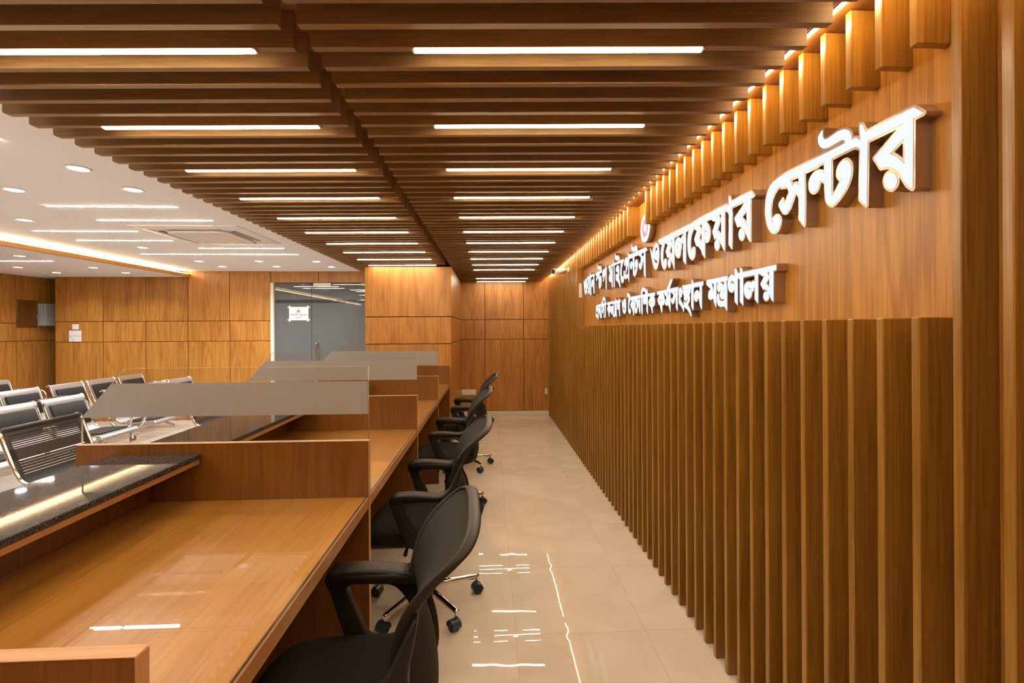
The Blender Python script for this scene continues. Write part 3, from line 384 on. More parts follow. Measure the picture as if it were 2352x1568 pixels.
 ["35438,17059 35413,17071 35408,17099 35481,17311 35557,17479 35664,17627 35870,17851 35749,18055 35728,18135 35728,18215 35805,18595 35837,18695 35870,18761 35930,18816 36022,18848 36198,18881 36298,18881 36502,18828 36586,18793 36667,18743 36719,18683 36752,18587 36751,18539 36739,18491 36679,18419 36574,18355 36462,18322 36326,18330 36234,18355 36202,18372 36193,18367 36245,18239 36270,18211 36314,18202 36506,18202 36630,18231 36778,18280 36798,18284 36822,18272 36827,18227 36759,17783 36746,17746 36214,17540 36018,17444 35946,17393 35860,17311 35674,17087 35638,17074", "29678,17191 29654,17203 29644,17231 29651,18823 29598,18833 29306,18847 29277,18867 29285,18903 29553,19127 29578,19137 31270,19170 31279,19179 31300,19327 31323,19399 31360,19459 31454,19532 31578,19584 31662,19601 31782,19605 32046,19589 32242,19589 32326,19607 32366,19630 32399,19667 32423,19719 32461,19871 32490,19892 32518,19880 32587,19775 32627,19703 32652,19623 32647,19547 32615,19459 32574,19394 32522,19342 32366,19263 32258,19227 32130,19198 32010,19192 31694,19201 31656,19195 31651,19179 33170,19205 33364,19415 33398,19435 33423,19423 33435,19395 33482,19010 33658,19100 33770,19136 33870,19145 33998,19137 34146,19104 34258,19048 34359,18959 34407,18879 34435,18791 34452,18679 34447,18591 34422,18554 34278,18490 34253,18499 34190,18561 34134,18600 34070,18592 34025,18567 34020,18463 34032,18351 34057,18247 34123,18051 34136,17983 34126,17951 34086,17931 34018,17918 33970,17914 33942,17926 33567,18399 33496,18475 33474,18487 33461,18467 33452,18387 33460,17911 33470,17901 34014,17901 34170,17935 34238,17967 34270,17998 34276,18151 34304,18227 34370,18253 34442,18253 34558,18245 34583,18235 34639,18091 34652,18023 34647,17975 34615,17883 34562,17781 34654,17852 34722,17873 34826,17885 34906,17881 34946,17868 35034,17816 35083,17975 35108,18123 35099,18299 35067,18443 35007,18547 34883,18667 34571,18887 34510,18890 34481,18903 34477,18939 34568,19123 34594,19136 34650,19141 35634,19151 35669,19295 35709,19387 35742,19429 35854,19512 35978,19576 36114,19625 36254,19645 36510,19653 36614,19671 36654,19691 36687,19723 36761,19867 36786,19880 36810,19872 36910,19797 36955,19751 36983,19687 36979,19603 36955,19507 36907,19411 36874,19373 36818,19335 36722,19291 36494,19226 36318,19209 35966,19204 35968,19195 36042,19155 37146,19166 37333,19427 37358,19439 37382,19428 37391,19403 37392,19175 37402,19165 39122,19184 39142,19176 39152,19159 39142,19126 38950,18941 38751,18671 38565,18499 38570,18491 38674,18468 38778,18432 38830,18389 38871,18331 38919,18231 38944,18127 38943,18079 38898,17978 38810,17877 38734,17815 38666,17775 38574,17747 38454,17726 38382,17727 38338,17743 38243,17827 38230,17828 38121,17635 37966,17290 37930,17271 37742,17230 37698,17235 37684,17267 37704,18903 37721,18943 37406,18945 37396,18935 37396,18803 37416,17295 37403,17263 37366,17251 37122,17204 37101,17211 37089,17235 37140,18875 37138,18938 37090,18941 35330,18900 35419,18715 35467,18583 35511,18355 35512,18191 35479,17983 35443,17847 35399,17727 35303,17547 35210,17442 35066,17367 34918,17322 34814,17322 34690,17355 34654,17374 34600,17427 34521,17559 34496,17643 34518,17725 34450,17667 34354,17615 34210,17563 34094,17534 34002,17530 33826,17577 33702,17573 33486,17536 33274,17203 33250,17192 33226,17203 33216,17231 33160,18859 32394,18849 32374,18842 32366,18491 32466,18593 32530,18633 32650,18672 32762,18684 32882,18636 32962,18577 32998,18537 33027,18483 33043,18419 33031,18327 32967,18211 32908,18143 32834,18087 32774,18065 32734,18067 32662,18091 32513,18183 32475,18227 32446,18322 32374,18273 32356,18251 32335,17879 32315,17743 32299,17699 32264,17647 32154,17551 32058,17499 31982,17481 31866,17490 31758,17522 31677,17571 31542,17681 31416,17807 31305,17959 31233,18111 31204,18223 31208,18323 31241,18435 31286,18517 31346,18577 31450,18645 31534,18669 31586,18664 31694,18625 31799,18559 31855,18499 31891,18419 31912,18291 31907,18235 31886,18182 31862,18159 31722,18092 31709,18075 31808,17967 31934,17858 31950,17854 31982,18838 31098,18829 30902,18719 30654,18664 30629,18639 30616,18599 30612,18527 30629,18439 30746,18215 30780,18239 30869,18339 30890,18348 30914,18340 31069,18235 31075,18211 31027,18071 30963,17951 30866,17875 30730,17815 30650,17810 30558,17838 30486,17882 30384,17987 30277,18123 30175,18307 30154,18337 30142,18337 30097,18259 30076,18179 30048,17895 30024,17491 30015,17459 29835,17215 29790,17202", "38105,18567 38303,18931 38302,18944 38045,18943", "30003,18663 30126,18662 30390,18711 30427,18739 30415,18811 30402,18825 30006,18825"]),
'w2': (["39710,17279 39712,18805 39699,18873 39616,18949 39605,18981 39644,19041 39706,19099 40030,19355 40100,18489 39984,17353 39966,17340", "42222,17552 42090,17567 41954,17604 41782,17684 41688,17753 41621,17849 41565,17969 41520,18129 41512,18265 41532,18413 41561,18501 41602,18563 41698,18646 41770,18678 41834,18679 41934,18654 42038,18606 42102,18559 42162,18498 42195,18441 42200,18397 42155,18285 42029,18077 41998,17981 42038,17928 42214,17835 42238,18888 41354,18923 41347,18933 41389,19113 41402,19123 41518,19127 41541,19269 41572,19361 41654,19455 41766,19526 41902,19570 41998,19583 42450,19583 42578,19591 42662,19608 42726,19636 42770,19673 42807,19721 42861,19837 42878,19856 42955,19741 42968,19697 42963,19641 42931,19573 42892,19517 42812,19433 42730,19364 42618,19308 42474,19279 42066,19267 41918,19251 41886,19233 41893,19193 41978,19119 43798,19109 43690,18865 43574,18866 43406,18778 43370,18750 43355,18725 43366,18705 43406,18684 43618,18618 43655,18577 43655,18529 43620,18469 43574,18432 43470,18388 43342,18359 43314,18360 43266,18383 43168,18517 43134,18546 43026,18579 42930,18579 42870,18566 42606,18458 42563,17929 42531,17753 42476,17673 42370,17584 42310,17559", "40770,18068 40721,18093 40660,18153 40492,18365 40428,18429 40150,18640 40124,18825 40120,18933 40137,19013 40162,19038 40274,19086 40386,19111 40526,19111 40694,19087 40834,19054 40978,18998 41115,18917 41187,18841 41203,18793 41203,18717 41148,18489 40754,18441 40960,18233 41003,18157 40986,18136 40902,18096 40818,18071", "40581,18629 40587,18641 40534,18872 40397,18821 40392,18805 40426,18759", "42613,18677 42623,18685 42655,18809 42671,18873 42666,18882 42621,18877"],
 ["39710,17245 39686,17256 39676,17285 39680,18805 39674,18854 39592,18929 39573,18977 39585,19017 39620,19061 39841,19249 40006,19378 40034,19388 40058,19378 40067,19353 40098,19005 40142,19062 40274,19118 40382,19143 40526,19143 40714,19115 40906,19062 41038,19002 41158,18923 41211,18861 41236,18789 41231,18689 41179,18477 41166,18462 41126,18451 40825,18417 40984,18253 41015,18209 41035,18157 41027,18133 41006,18112 40866,18052 40774,18035 40701,18069 40632,18137 40468,18345 40408,18405 40130,18609 40132,18489 40015,17345 40003,17321 39982,17312", "42222,17520 42090,17535 41942,17576 41762,17660 41668,17729 41597,17829 41545,17937 41501,18069 41480,18197 41488,18353 41533,18513 41558,18558 41622,18627 41722,18694 41774,18711 41830,18711 41978,18670 42083,18613 42198,18508 42206,18860 41346,18892 41322,18904 41315,18925 41357,19113 41382,19150 41490,19159 41521,19317 41545,19377 41597,19445 41714,19534 41838,19586 41994,19615 42450,19615 42578,19623 42662,19640 42706,19660 42760,19709 42799,19769 42849,19877 42882,19888 42906,19874 42979,19761 42999,19701 42999,19657 42975,19589 42918,19500 42834,19411 42750,19340 42630,19280 42530,19255 42330,19239 42002,19231 41934,19222 41920,19209 41994,19151 43814,19138 43831,19121 43831,19097 43714,18843 43682,18831 43578,18834 43466,18778 43396,18729 43418,18712 43590,18662 43650,18634 43683,18589 43687,18529 43646,18452 43594,18408 43470,18356 43342,18327 43278,18340 43246,18359 43144,18497 43114,18522 43026,18547 42930,18547 42870,18534 42638,18440 42628,18405 42595,17929 42575,17793 42555,17733 42500,17653 42390,17560 42314,17528", "42168,17889 42178,17885 42184,17893 42194,18285 42061,18073 42031,17985 42058,17952", "40534,18709 40538,18717 40512,18829 40435,18805 40450,18779"]),
'w1': (["45763,17193 45871,18961 45623,18965 44799,18953 44755,18945 44767,18513 44975,18624 45103,18672 45207,18672 45331,18636 45440,18571 45508,18499 45563,18419 45623,18291 45633,18247 45628,18155 45596,18055 45543,17973 45515,17950 45487,17942 45403,17941 45267,17966 45199,17997 45147,18069 45075,18267 44953,18187 44902,18135 44877,18047 44791,17375 44419,17243 44409,17427 44393,18935 44383,18945 44167,18947 44511,19164 45879,19146 46131,19427 46137,19207 46147,19142 47772,19115 47715,18944 47562,18951 47292,18651 47301,18635 47658,18319 47339,17875 47075,17909 47035,17908 46991,17892 46919,17833 46790,17699 46779,17463 46407,17265 46397,17319 46382,18967 46371,18973 46144,18967 46164,17291 46107,17270", "47239,17406 47151,17434 47091,17482 47050,17571 47054,17651 47101,17739 47167,17792 47275,17824 47351,17816 47415,17788 47475,17727 47504,17643 47495,17567 47452,17491 47395,17442 47315,17410", "48283,17466 48167,17486 48083,17534 48007,17593 47883,17722 47815,17822 47786,17887 47733,18079 47701,18383 47701,18559 47713,18683 47742,18787 47783,18860 47835,18904 47943,18960 48191,19044 48271,19057 48391,19057 48519,19040 48695,18996 48779,18953 48844,18867 48923,18639 49017,18735 49131,18828 49295,18916 49487,19001 49391,18623 49283,18303 49119,17975 48959,17730 48900,17667 48819,17602 48703,17530 48631,17498 48499,17469", "48357,17843 48411,17845 48483,17870 48567,17914 48649,17975 48732,18111 48816,18323 48616,18155 48511,18082 48407,18046 48190,17995 48273,17895 48307,17866", "46792,17967 46999,17986 47184,18323 47175,18340 46987,18449 46950,18491 46941,18527 46962,18695 47035,18960 47047,18969 47176,18975 47039,18985 46718,18979 46787,18974 46797,18963", "48325,18527 48351,18527 48359,18539 48352,18623 48319,18727 48275,18798 48251,18804 48199,18792 48127,18760 48074,18723 48070,18707 48082,18687 48125,18647 48231,18574"],
 ["45763,17159 45739,17170 45729,17199 45841,18915 45831,18933 44787,18915 44795,18565 45015,18676 45127,18708 45231,18700 45351,18660 45460,18595 45532,18519 45587,18439 45655,18291 45665,18247 45659,18151 45624,18043 45560,17947 45531,17924 45487,17910 45403,17909 45267,17934 45187,17966 45151,18002 45121,18051 45061,18215 45051,18217 45005,18187 44934,18127 44910,18051 44865,17747 44828,17391 44815,17355 44799,17342 44423,17212 44390,17223 44381,17251 44377,17427 44361,18903 44351,18913 44163,18909 44138,18919 44127,18943 44139,18968 44487,19188 44515,19197 44607,19197 45859,19178 46101,19443 46135,19462 46159,19452 46168,19427 46169,19207 46179,19174 47775,19148 47799,19136 47807,19111 47739,18922 47711,18909 47570,18915 47336,18651 47667,18359 47677,18655 47694,18743 47730,18835 47763,18885 47815,18928 48031,19028 48195,19076 48271,19089 48391,19089 48579,19060 48707,19024 48779,18992 48835,18939 48891,18835 48935,18698 49063,18817 49151,18876 49479,19036 49503,19036 49517,19023 49521,18999 49395,18527 49335,18351 49276,18211 49143,17955 49019,17758 48920,17643 48779,17538 48663,17478 48583,17450 48451,17433 48207,17441 48099,17486 48011,17549 47921,17631 47859,17702 47790,17803 47726,17971 47671,18273 47362,17851 47435,17812 47483,17769 47516,17715 47532,17667 47537,17611 47523,17555 47491,17491 47447,17441 47367,17394 47311,17377 47247,17373 47163,17394 47099,17430 47071,17457 47037,17511 47017,17575 47017,17627 47034,17687 47062,17739 47107,17789 47155,17820 47231,17851 47151,17868 47035,17876 47011,17868 46943,17813 46822,17687 46817,17475 46804,17443 46403,17232 46374,17251 46365,17319 46349,18931 46339,18941 46179,18940 46173,18931 46195,17287 46183,17263 46155,17250", "48357,17875 48411,17877 48471,17898 48547,17938 48623,17993 48688,18091 48739,18212 48523,18054 48407,18014 48254,17979 48254,17963 48291,17921", "46822,18003 46959,18009 46983,18018 47144,18315 46967,18425 46934,18459 46914,18499 46909,18571 46917,18631 46995,18951 46839,18949 46829,18939", "48317,18563 48329,18571 48319,18627 48291,18715 48259,18769 48211,18764 48109,18711 48113,18699 48195,18634"]),
'v6': (["19374,14720 19368,14729 19364,14825 19356,15361 19352,15381 19352,15617 19377,15789 19412,15965 19410,15973 19398,15978 19302,15982 19296,16041 19300,16169 19538,16171 19558,16175 20790,16179 20810,16183 21218,16179 21218,15994 21194,15989 21102,15924 20990,15859 20822,15789 20809,15777 20801,15757 20805,15725 20810,15718 20902,15697 20962,15677 20982,15663 21007,15633 21035,15561 21048,15469 21044,15405 21027,15357 21002,15332 20950,15303 20910,15288 20838,15271 20810,15271 20750,15284 20702,15303 20654,15333 20645,15333 20594,15294 20560,15261 20463,15105 20310,14916 20304,14925 20287,15965 20278,15971 20060,15969 20150,15918 20171,15897 20187,15861 20196,15813 20196,15761 20179,15685 20155,15633 20126,15599 20096,15581 20054,15567 20018,15568 19978,15588 19822,15709 19825,15689 19845,15645 19915,15541 19939,15485 19948,15433 19948,15397 19939,15357 19914,15311 19862,15260 19818,15236 19754,15223 19698,15228 19658,15243 19626,15264 19613,15277 19586,15335 19584,15161 19590,15151 19658,15147 19802,15151 19902,15164 19966,15192 20012,15233 20027,15261 20036,15317 20037,15409 20049,15461 20078,15477 20134,15491 20146,15483 20191,15417 20211,15377 20220,15341 20223,15293 20216,15197 20199,15129 20175,15077 20140,15025 20090,14976 20038,14948 19954,14920 19886,14907 19818,14907 19678,14923 19602,14914 19554,14901 19513,14877 19476,14841", "18106,14896 18100,14909 18096,15969 18086,15979 17962,15983 17274,15987 17264,15977 17264,15821 17270,15732 17358,15762 17386,15767 17430,15762 17474,15742 17510,15695 17570,15737 17606,15753 17694,15770 17742,15770 17850,15749 17906,15729 17944,15705 17991,15653 18019,15589 18028,15525 18024,15453 18011,15385 17995,15337 17958,15267 17902,15203 17846,15160 17782,15132 17718,15119 17670,15123 17614,15140 17562,15168 17534,15195 17501,15253 17485,15313 17497,15373 17528,15425 17586,15473 17634,15493 17706,15499 17750,15486 17788,15453 17830,15401 17834,15405 17831,15421 17819,15453 17786,15489 17730,15521 17690,15530 17638,15530 17590,15517 17550,15497 17506,15462 17489,15429 17479,15373 17470,15363 17402,15388 17370,15407 17356,15437 17368,15505 17365,15517 17350,15527 17310,15521 17278,15510 17268,15497 17271,15077 17083,14933 17074,14932 17072,15181 17068,15201 17068,15981 17058,15991 16922,15990 16842,15932 16798,15907 16738,15888 16654,15870 16650,15865 16868,15637 16890,15609 16886,15595 16726,15400 16634,15399 16610,15393 16538,15366 16458,15314 16398,15254 16342,15186 16236,15021 16174,14963 16138,14935 16130,14935 16112,15969 16102,15998 15954,16010 15948,16029 15946,16183 16530,16187 16550,16183 18122,16179 18135,16189 18157,16269 18188,16317 18242,16365 18298,16384 18308,16369 18312,16157 18318,16149 18418,16186 18509,16185 18565,16317 18590,16356 18634,16381 18694,16394 18710,16393 18716,16349 18718,16053 18726,16055 18780,16117 18810,16137 18858,16161 18914,16178 18950,16183 19018,16173 19074,16157 19130,16125 19178,16087 19218,16042 19243,16001 19259,15957 19268,15913 19276,15797 19268,15725 19251,15673 19223,15617 19180,15557 19151,15529 19098,15496 19034,15472 18994,15463 18938,15463 18886,15472 18830,15500 18790,15539 18761,15581 18745,15621 18738,15653 18741,15669 18789,15769 18834,15806 18918,15830 18994,15821 19026,15810 19066,15785 19071,15789 19067,15805 19043,15861 19012,15901 18974,15929 18942,15939 18914,15933 18854,15909 18814,15882 18764,15833 18731,15793 18730,15733 18721,15721 18728,15085 18687,15049 18524,14933 18516,15125 18508,15969 18498,15979 18430,15979 18382,15969 18354,15957 18329,15933 18320,15909 18320,15053 18299,15033", "16522,14976 16486,14984 16454,15000 16414,15035 16393,15073 16385,15101 16385,15161 16398,15205 16413,15233 16454,15274 16486,15294 16518,15305 16570,15310 16642,15285 16682,15250 16711,15189 16715,15153 16712,15121 16691,15065 16651,15017 16618,14995 16578,14980", "16344,15437 16355,15441 16542,15591 16550,15605 16342,15792", "19585,15437 19590,15433 19628,15477 19644,15509 19640,15593 19609,15773 19611,15789 19778,15880 19874,15939 19934,15961 19990,15968 19993,15973 19590,15971 19584,15945", "20514,15529 20522,15535 20593,15737 20633,15817 20719,15957 20722,15973 20498,15971 20489,15965", "16342,15797 16346,15796 16451,15949 16475,15985 16474,15993 16338,15991 16336,15817"],
 ["19354,14672 19338,14683 19325,14701 19320,14809 19312,15345 19308,15365 19308,15633 19314,15699 19263,15593 19220,15533 19174,15488 19086,15440 18994,15415 18934,15415 18858,15432 18818,15452 18778,15487 18770,15488 18769,15061 18743,15033 18546,14888 18522,14881 18506,14884 18481,14905 18476,14921 18476,15089 18472,15109 18468,15837 18464,15921 18454,15931 18386,15921 18373,15913 18365,15897 18363,15033 18339,15005 18118,14848 18102,14845 18078,14852 18057,14881 18054,15351 17998,15243 17964,15201 17899,15141 17870,15120 17810,15092 17746,15075 17698,15071 17598,15096 17534,15131 17496,15169 17477,15197 17445,15273 17438,15321 17370,15352 17318,15392 17316,15065 17311,15049 17106,14892 17074,14881 17058,14884 17042,14895 17028,14921 17024,15933 17014,15943 16934,15941 16846,15880 16740,15837 16928,15637 16936,15621 16936,15597 16926,15571 16754,15363 16722,15351 16630,15349 16630,15344 16682,15314 16720,15277 16743,15237 16755,15205 16760,15165 16755,15101 16735,15049 16708,15009 16674,14976 16618,14944 16550,14927 16502,14931 16462,14943 16412,14973 16373,15013 16338,15086 16276,14997 16222,14943 16154,14890 16134,14884 16114,14888 16092,14905 16084,14925 16067,15945 16054,15954 15938,15964 15913,15985 15904,16013 15901,16201 15922,16225 15954,16235 18086,16227 18096,16233 18109,16277 18133,16321 18194,16387 18242,16417 18298,16433 18327,16425 18351,16393 18352,16269 18356,16225 18366,16219 18418,16234 18477,16237 18529,16349 18562,16394 18606,16421 18710,16444 18735,16437 18756,16409 18762,16167 18770,16167 18842,16205 18910,16225 18950,16231 19014,16222 19090,16201 19130,16181 19198,16130 19246,16080 19252,16089 19253,16185 19274,16209 19306,16219 20790,16227 20810,16231 21210,16231 21234,16225 21256,16209 21264,16189 21264,15985 21258,15967 21242,15952 21202,15937 21126,15884 21022,15824 20869,15757 20874,15751 20958,15729 20999,15709 21039,15669 21071,15605 21088,15529 21092,15417 21083,15369 21071,15341 21030,15295 20958,15256 20838,15223 20810,15223 20734,15240 20658,15275 20646,15275 20598,15234 20502,15079 20344,14881 20322,14864 20288,14865 20261,14893 20260,15093 20254,15135 20215,15053 20182,15003 20142,14959 20086,14919 19998,14884 19886,14859 19818,14859 19678,14875 19602,14866 19570,14857 19516,14817 19398,14679 19378,14670", "19878,15213 19882,15209 19918,15219 19954,15240 19972,15257 19988,15297 19990,15351 19952,15285 19918,15247", "20244,15417 20250,15413 20252,15421 20252,15521 20248,15541 20248,15733 20242,15742 20223,15669 20195,15609 20128,15541 20158,15533 20178,15518", "19990,15461 19998,15460 20010,15486 20042,15517 19978,15532 19975,15529", "16386,15533 16395,15533 16481,15605 16390,15685 16384,15677", "18044,15653 18050,15649 18052,15665 18052,15921 18046,15930 17962,15935 17546,15935 17526,15939 17318,15939 17309,15933 17308,15837 17313,15805 17318,15801 17386,15815 17430,15810 17482,15793 17522,15762 17578,15793 17662,15814 17738,15819 17814,15806 17902,15781 17962,15749 18016,15697", "19318,15745 19322,15745 19356,15917 19354,15927 19346,15931 19318,15930 19312,15921 19320,15817", "20545,15761 20550,15758 20555,15765 20636,15913 20634,15922 20538,15919 20536,15881", "20238,15845 20242,15842 20243,15849 20243,15917 20238,15922 20222,15923 20214,15917", "19629,15861 19638,15858 19658,15867 19748,15917 19753,15925 19632,15925"]),
'v5': (["22890,14587 22846,14590 22840,14600 22982,14884 23080,15004 23254,15168 23090,15326 23050,15392 23037,15468 23087,15604 23092,15656 23080,15680 22974,15780 22934,15958 22866,15962 22856,15952 22868,15080 22702,14894 22642,14886 22632,14896 22606,15974 21916,15976 21922,15627 22038,15720 22130,15776 22210,15794 22306,15784 22398,15744 22462,15697 22490,15665 22535,15560 22536,15476 22512,15400 22472,15340 22390,15287 22318,15272 22238,15287 22193,15316 22114,15404 22084,15492 22074,15494 21994,15360 21915,15104 21887,15044 21804,14924 21722,14878 21712,15104 21704,15968 21690,15981 21566,15989 21556,16164 22634,16174 22644,16180 22658,16264 22678,16321 22706,16344 22786,16379 22796,16364 22813,16148 22822,16128 22954,16170 23938,16174 23897,15964 23904,15900 23891,15832 23866,15790 23762,15698 23720,15648 23717,15616 23739,15560 23740,15528 23724,15484 23688,15432 23658,15407 23598,15383 23490,15374 23442,15391 23382,15434 23350,15472 23298,15559 23290,15556 23273,15492 23269,15440 23293,15392 23350,15343 23438,15303 23558,15290 23614,15294 23670,15311 23762,15356 23749,15080 23462,14992 23346,14936 23142,14797 22918,14590", "23778,14819 23768,14848 23761,15096 24270,15557 24354,15616 24398,15636 24402,15312 24154,15164 24037,15084 23944,15000", "25570,14899 25564,15968 25554,15978 25466,15976 25286,15875 25170,15858 25138,15816 25128,15764 25141,15728 25270,15562 25286,15562 25402,15625 25485,15560 25398,15418 25350,15375 25270,15327 25218,15310 25170,15310 25077,15348 25010,15426 24938,15536 24868,15664 24846,15673 24822,15657 24806,15632 24796,15580 24783,15084 24598,14910 24585,14916 24552,15956 24545,15992 24469,16004 24470,16150 25694,16156 25232,16632 25234,16642 25482,16668 26050,16201 26063,16184 26046,16178 25814,16155 27630,16150 27630,15967 27184,15972 27410,15789 27553,15644 27394,15414 27222,15354 27154,15297 26898,14919 26809,14920 26786,15356 26642,15306 26586,15315 26525,15352 26485,15392 26422,15504 26413,15596 26454,15728 26542,15877 26634,15976 26490,15982 26386,15891 26234,15804 26087,15700 26216,15628 26295,15544 26323,15480 26332,15428 26327,15372 26308,15332 26210,15271 26122,15251 26014,15267 25922,15316 25890,15316 25842,15269 25726,15094", "27050,15488 27076,15504 27195,15624 26962,15729", "25814,15544 25858,15740 25910,15872 25954,15967 26001,15976 25660,15976 25779,15952", "26766,15568 26774,15569 26780,15596 26796,15708 26790,15719 26718,15680 26681,15644 26694,15616", "24166,15571 24078,15607 24045,15636 24014,15680 23985,15752 23977,15856 23986,15904 24017,15980 24074,16050 24134,16088 24230,16105 24322,16072 24387,16008 24423,15924 24432,15828 24408,15728 24378,15674 24330,15622 24242,15575", "24177,15788 24214,15791 24247,15836 24243,15888 24210,15920 24166,15912 24142,15876 24142,15824 24154,15802", "24832,15868 24994,15878 25000,15928 24826,15937 24820,15920", "23265,15884 23280,15884 23358,15956 23237,15948 23233,15940", "23713,15892 23758,15903 23886,15964 23682,15965 23680,15956", "25084,15976 25197,15980 25034,15985"],
 ["22890,14543 22829,14552 22797,14588 22798,14608 22861,14744 22974,14945 23193,15168 23053,15308 23010,15380 22997,15480 23052,15644 22938,15760 22902,15897 22896,15832 22908,15068 22722,14858 22694,14846 22638,14842 22613,14852 22594,14876 22578,15454 22535,15356 22494,15306 22426,15258 22350,15230 22286,15230 22202,15259 22104,15348 22062,15399 22022,15316 21955,15092 21899,14984 21820,14884 21738,14838 21710,14834 21685,14852 21676,14872 21664,15928 21654,15938 21554,15947 21526,15976 21512,16168 21521,16188 21542,16204 22598,16218 22610,16228 22622,16292 22646,16345 22686,16380 22790,16424 22818,16410 22835,16380 22849,16204 22858,16184 22954,16214 23950,16216 23975,16196 23980,16160 23945,15972 23946,15933 24002,16032 24057,16088 24114,16125 24174,16145 24230,16149 24314,16124 24358,16097 24426,16031 24430,16164 24449,16188 24474,16197 25594,16200 25564,16240 25186,16628 25193,16664 25238,16688 25478,16713 25526,16685 26114,16198 27622,16198 27650,16188 27671,16164 27676,15964 27654,15931 27626,15922 27318,15924 27558,15701 27595,15656 27591,15624 27414,15378 27238,15316 27190,15277 27086,15132 26943,14908 26910,14879 26814,14870 26789,14880 26770,14904 26750,15292 26622,15262 26534,15295 26446,15374 26382,15492 26372,15604 26386,15664 26434,15784 26532,15928 26530,15937 26502,15938 26406,15855 26254,15768 26168,15708 26252,15652 26300,15604 26355,15516 26372,15444 26372,15392 26344,15312 26270,15254 26154,15210 26030,15219 25982,15234 25914,15274 25898,15272 25662,14942 25602,14866 25574,14849 25546,14858 25528,14888 25522,15528 25436,15400 25372,15340 25262,15279 25218,15266 25170,15266 25078,15298 25022,15346 24902,15516 24846,15613 24832,15500 24823,15072 24614,14870 24578,14863 24554,14882 24544,14908 24512,15944 24506,15953 24466,15956 24460,15948 24472,15816 24459,15748 24428,15672 24440,15644 24444,15308 24426,15278 24206,15148 24057,15048 23974,14972 23790,14777 23761,14776 23734,14804 23719,15016 23666,15008 23474,14952 23366,14900 23162,14761 22936,14552", "23798,15192 23810,15194 24175,15520 24082,15555 24009,15616 23958,15700 23934,15815 23900,15768 23758,15632 23780,15568 23780,15520 23743,15436 23692,15380 23625,15344 23659,15352 23754,15402 23786,15393 23804,15364", "23378,15376 23386,15376 23380,15384 23314,15446 23330,15410", "27067,15560 27078,15562 27123,15612 27038,15651", "25518,15588 25524,15600 25521,15932 25474,15932 25298,15835 25182,15812 25170,15772 25177,15748 25282,15613 25402,15669 25426,15660", "22570,15596 22576,15708 22565,15932 21958,15930 21958,15715 22058,15784 22138,15824 22210,15838 22282,15833 22374,15805 22458,15753 22527,15684", "25833,15816 25843,15820 25886,15932 25825,15928", "24186,15832 24198,15832 24207,15848 24198,15877 24182,15864"]),
'v4': (["32127,14875 32121,14932 32135,15965 31950,15964 32011,15768 32037,15628 32033,15480 32004,15240 31983,15172 31951,15122 31856,15040 31783,14999 31743,14986 31675,14986 31547,15027 31463,15094 31422,15164 31422,15216 31446,15268 31527,15352 31635,15361 31687,15353 31771,15317 31781,15324 31801,15488 31787,15600 31647,15848 31579,15957 31559,15966 31549,15956 31557,15684 31548,15560 31523,15468 31471,15383 31387,15275 31375,15270 31243,15354 31055,15588 31027,15156 30808,14944 30791,14936 30777,15572 30749,15748 30754,15788 30781,15852 30825,15904 30855,15921 30987,15930 31071,15905 31263,15810 31323,15960 30575,15970 30565,15960 30563,15156 30447,14919 30316,14904 30325,15964 30315,15974 30151,15974 30144,15964 30196,15832 30197,15744 30184,15668 30168,15620 30140,15580 30059,15519 30003,15514 29871,15558 29727,15507 29683,15511 29623,15531 29563,15566 29519,15650 29523,15120 29371,14896 29299,14890 29277,14900 29279,15970 28759,15961 28759,15950 29135,15640 29019,15412 28843,15357 28779,15318 28729,15272 28638,15160 28597,15096 28515,14923 28419,14914 28405,14940 28409,15188 28400,15276 28387,15316 28351,15321 28235,15298 28187,15311 28081,15380 28031,15431 27994,15492 27977,15576 28006,15680 28090,15828 28180,15940 28003,15942 27970,16132 29279,16151 29286,16280 29462,16492 29472,16480 29499,16257 29587,16386 29663,16462 29759,16533 29891,16585 30083,16618 30199,16618 30295,16601 30391,16561 30487,16498 30511,16472 30539,16420 30568,16316 30590,16180 30603,16170 32979,16186 33021,16280 33109,16360 33211,16429 33291,16461 33503,16483 33555,16511 33623,16570 33672,16528 33708,16468 33699,16360 33656,16288 33599,16243 33503,16203 33263,16172 33416,15960 33467,15832 33492,15724 33505,15612 33496,15428 33459,15216 33424,15144 33339,15079 33235,15035 33127,15006 33071,15006 33011,15019 32919,15066 32861,15144 32845,15216 32875,15281 32939,15341 32979,15361 33047,15373 33155,15374 33211,15353 33279,15308 33285,15520 33263,15608 33223,15696 33149,15800 33087,15853 32919,15964 32567,15965 32565,15956 32947,15641 32951,15628 32839,15432 32675,15397 32607,15373 32531,15322 32455,15250 32377,15136 32259,14883", "28658,15500 28795,15599 28795,15608 28651,15672", "32414,15536 32435,15539 32558,15616 32411,15681", "28365,15548 28377,15580 28375,15697 28291,15661 28267,15636 28299,15594", "33221,16152 33262,16172 33144,16168", "29680,16156 30251,16162 30352,16172 30295,16300 30251,16353 30147,16385 30047,16390 29959,16369 29863,16325 29789,16268"],
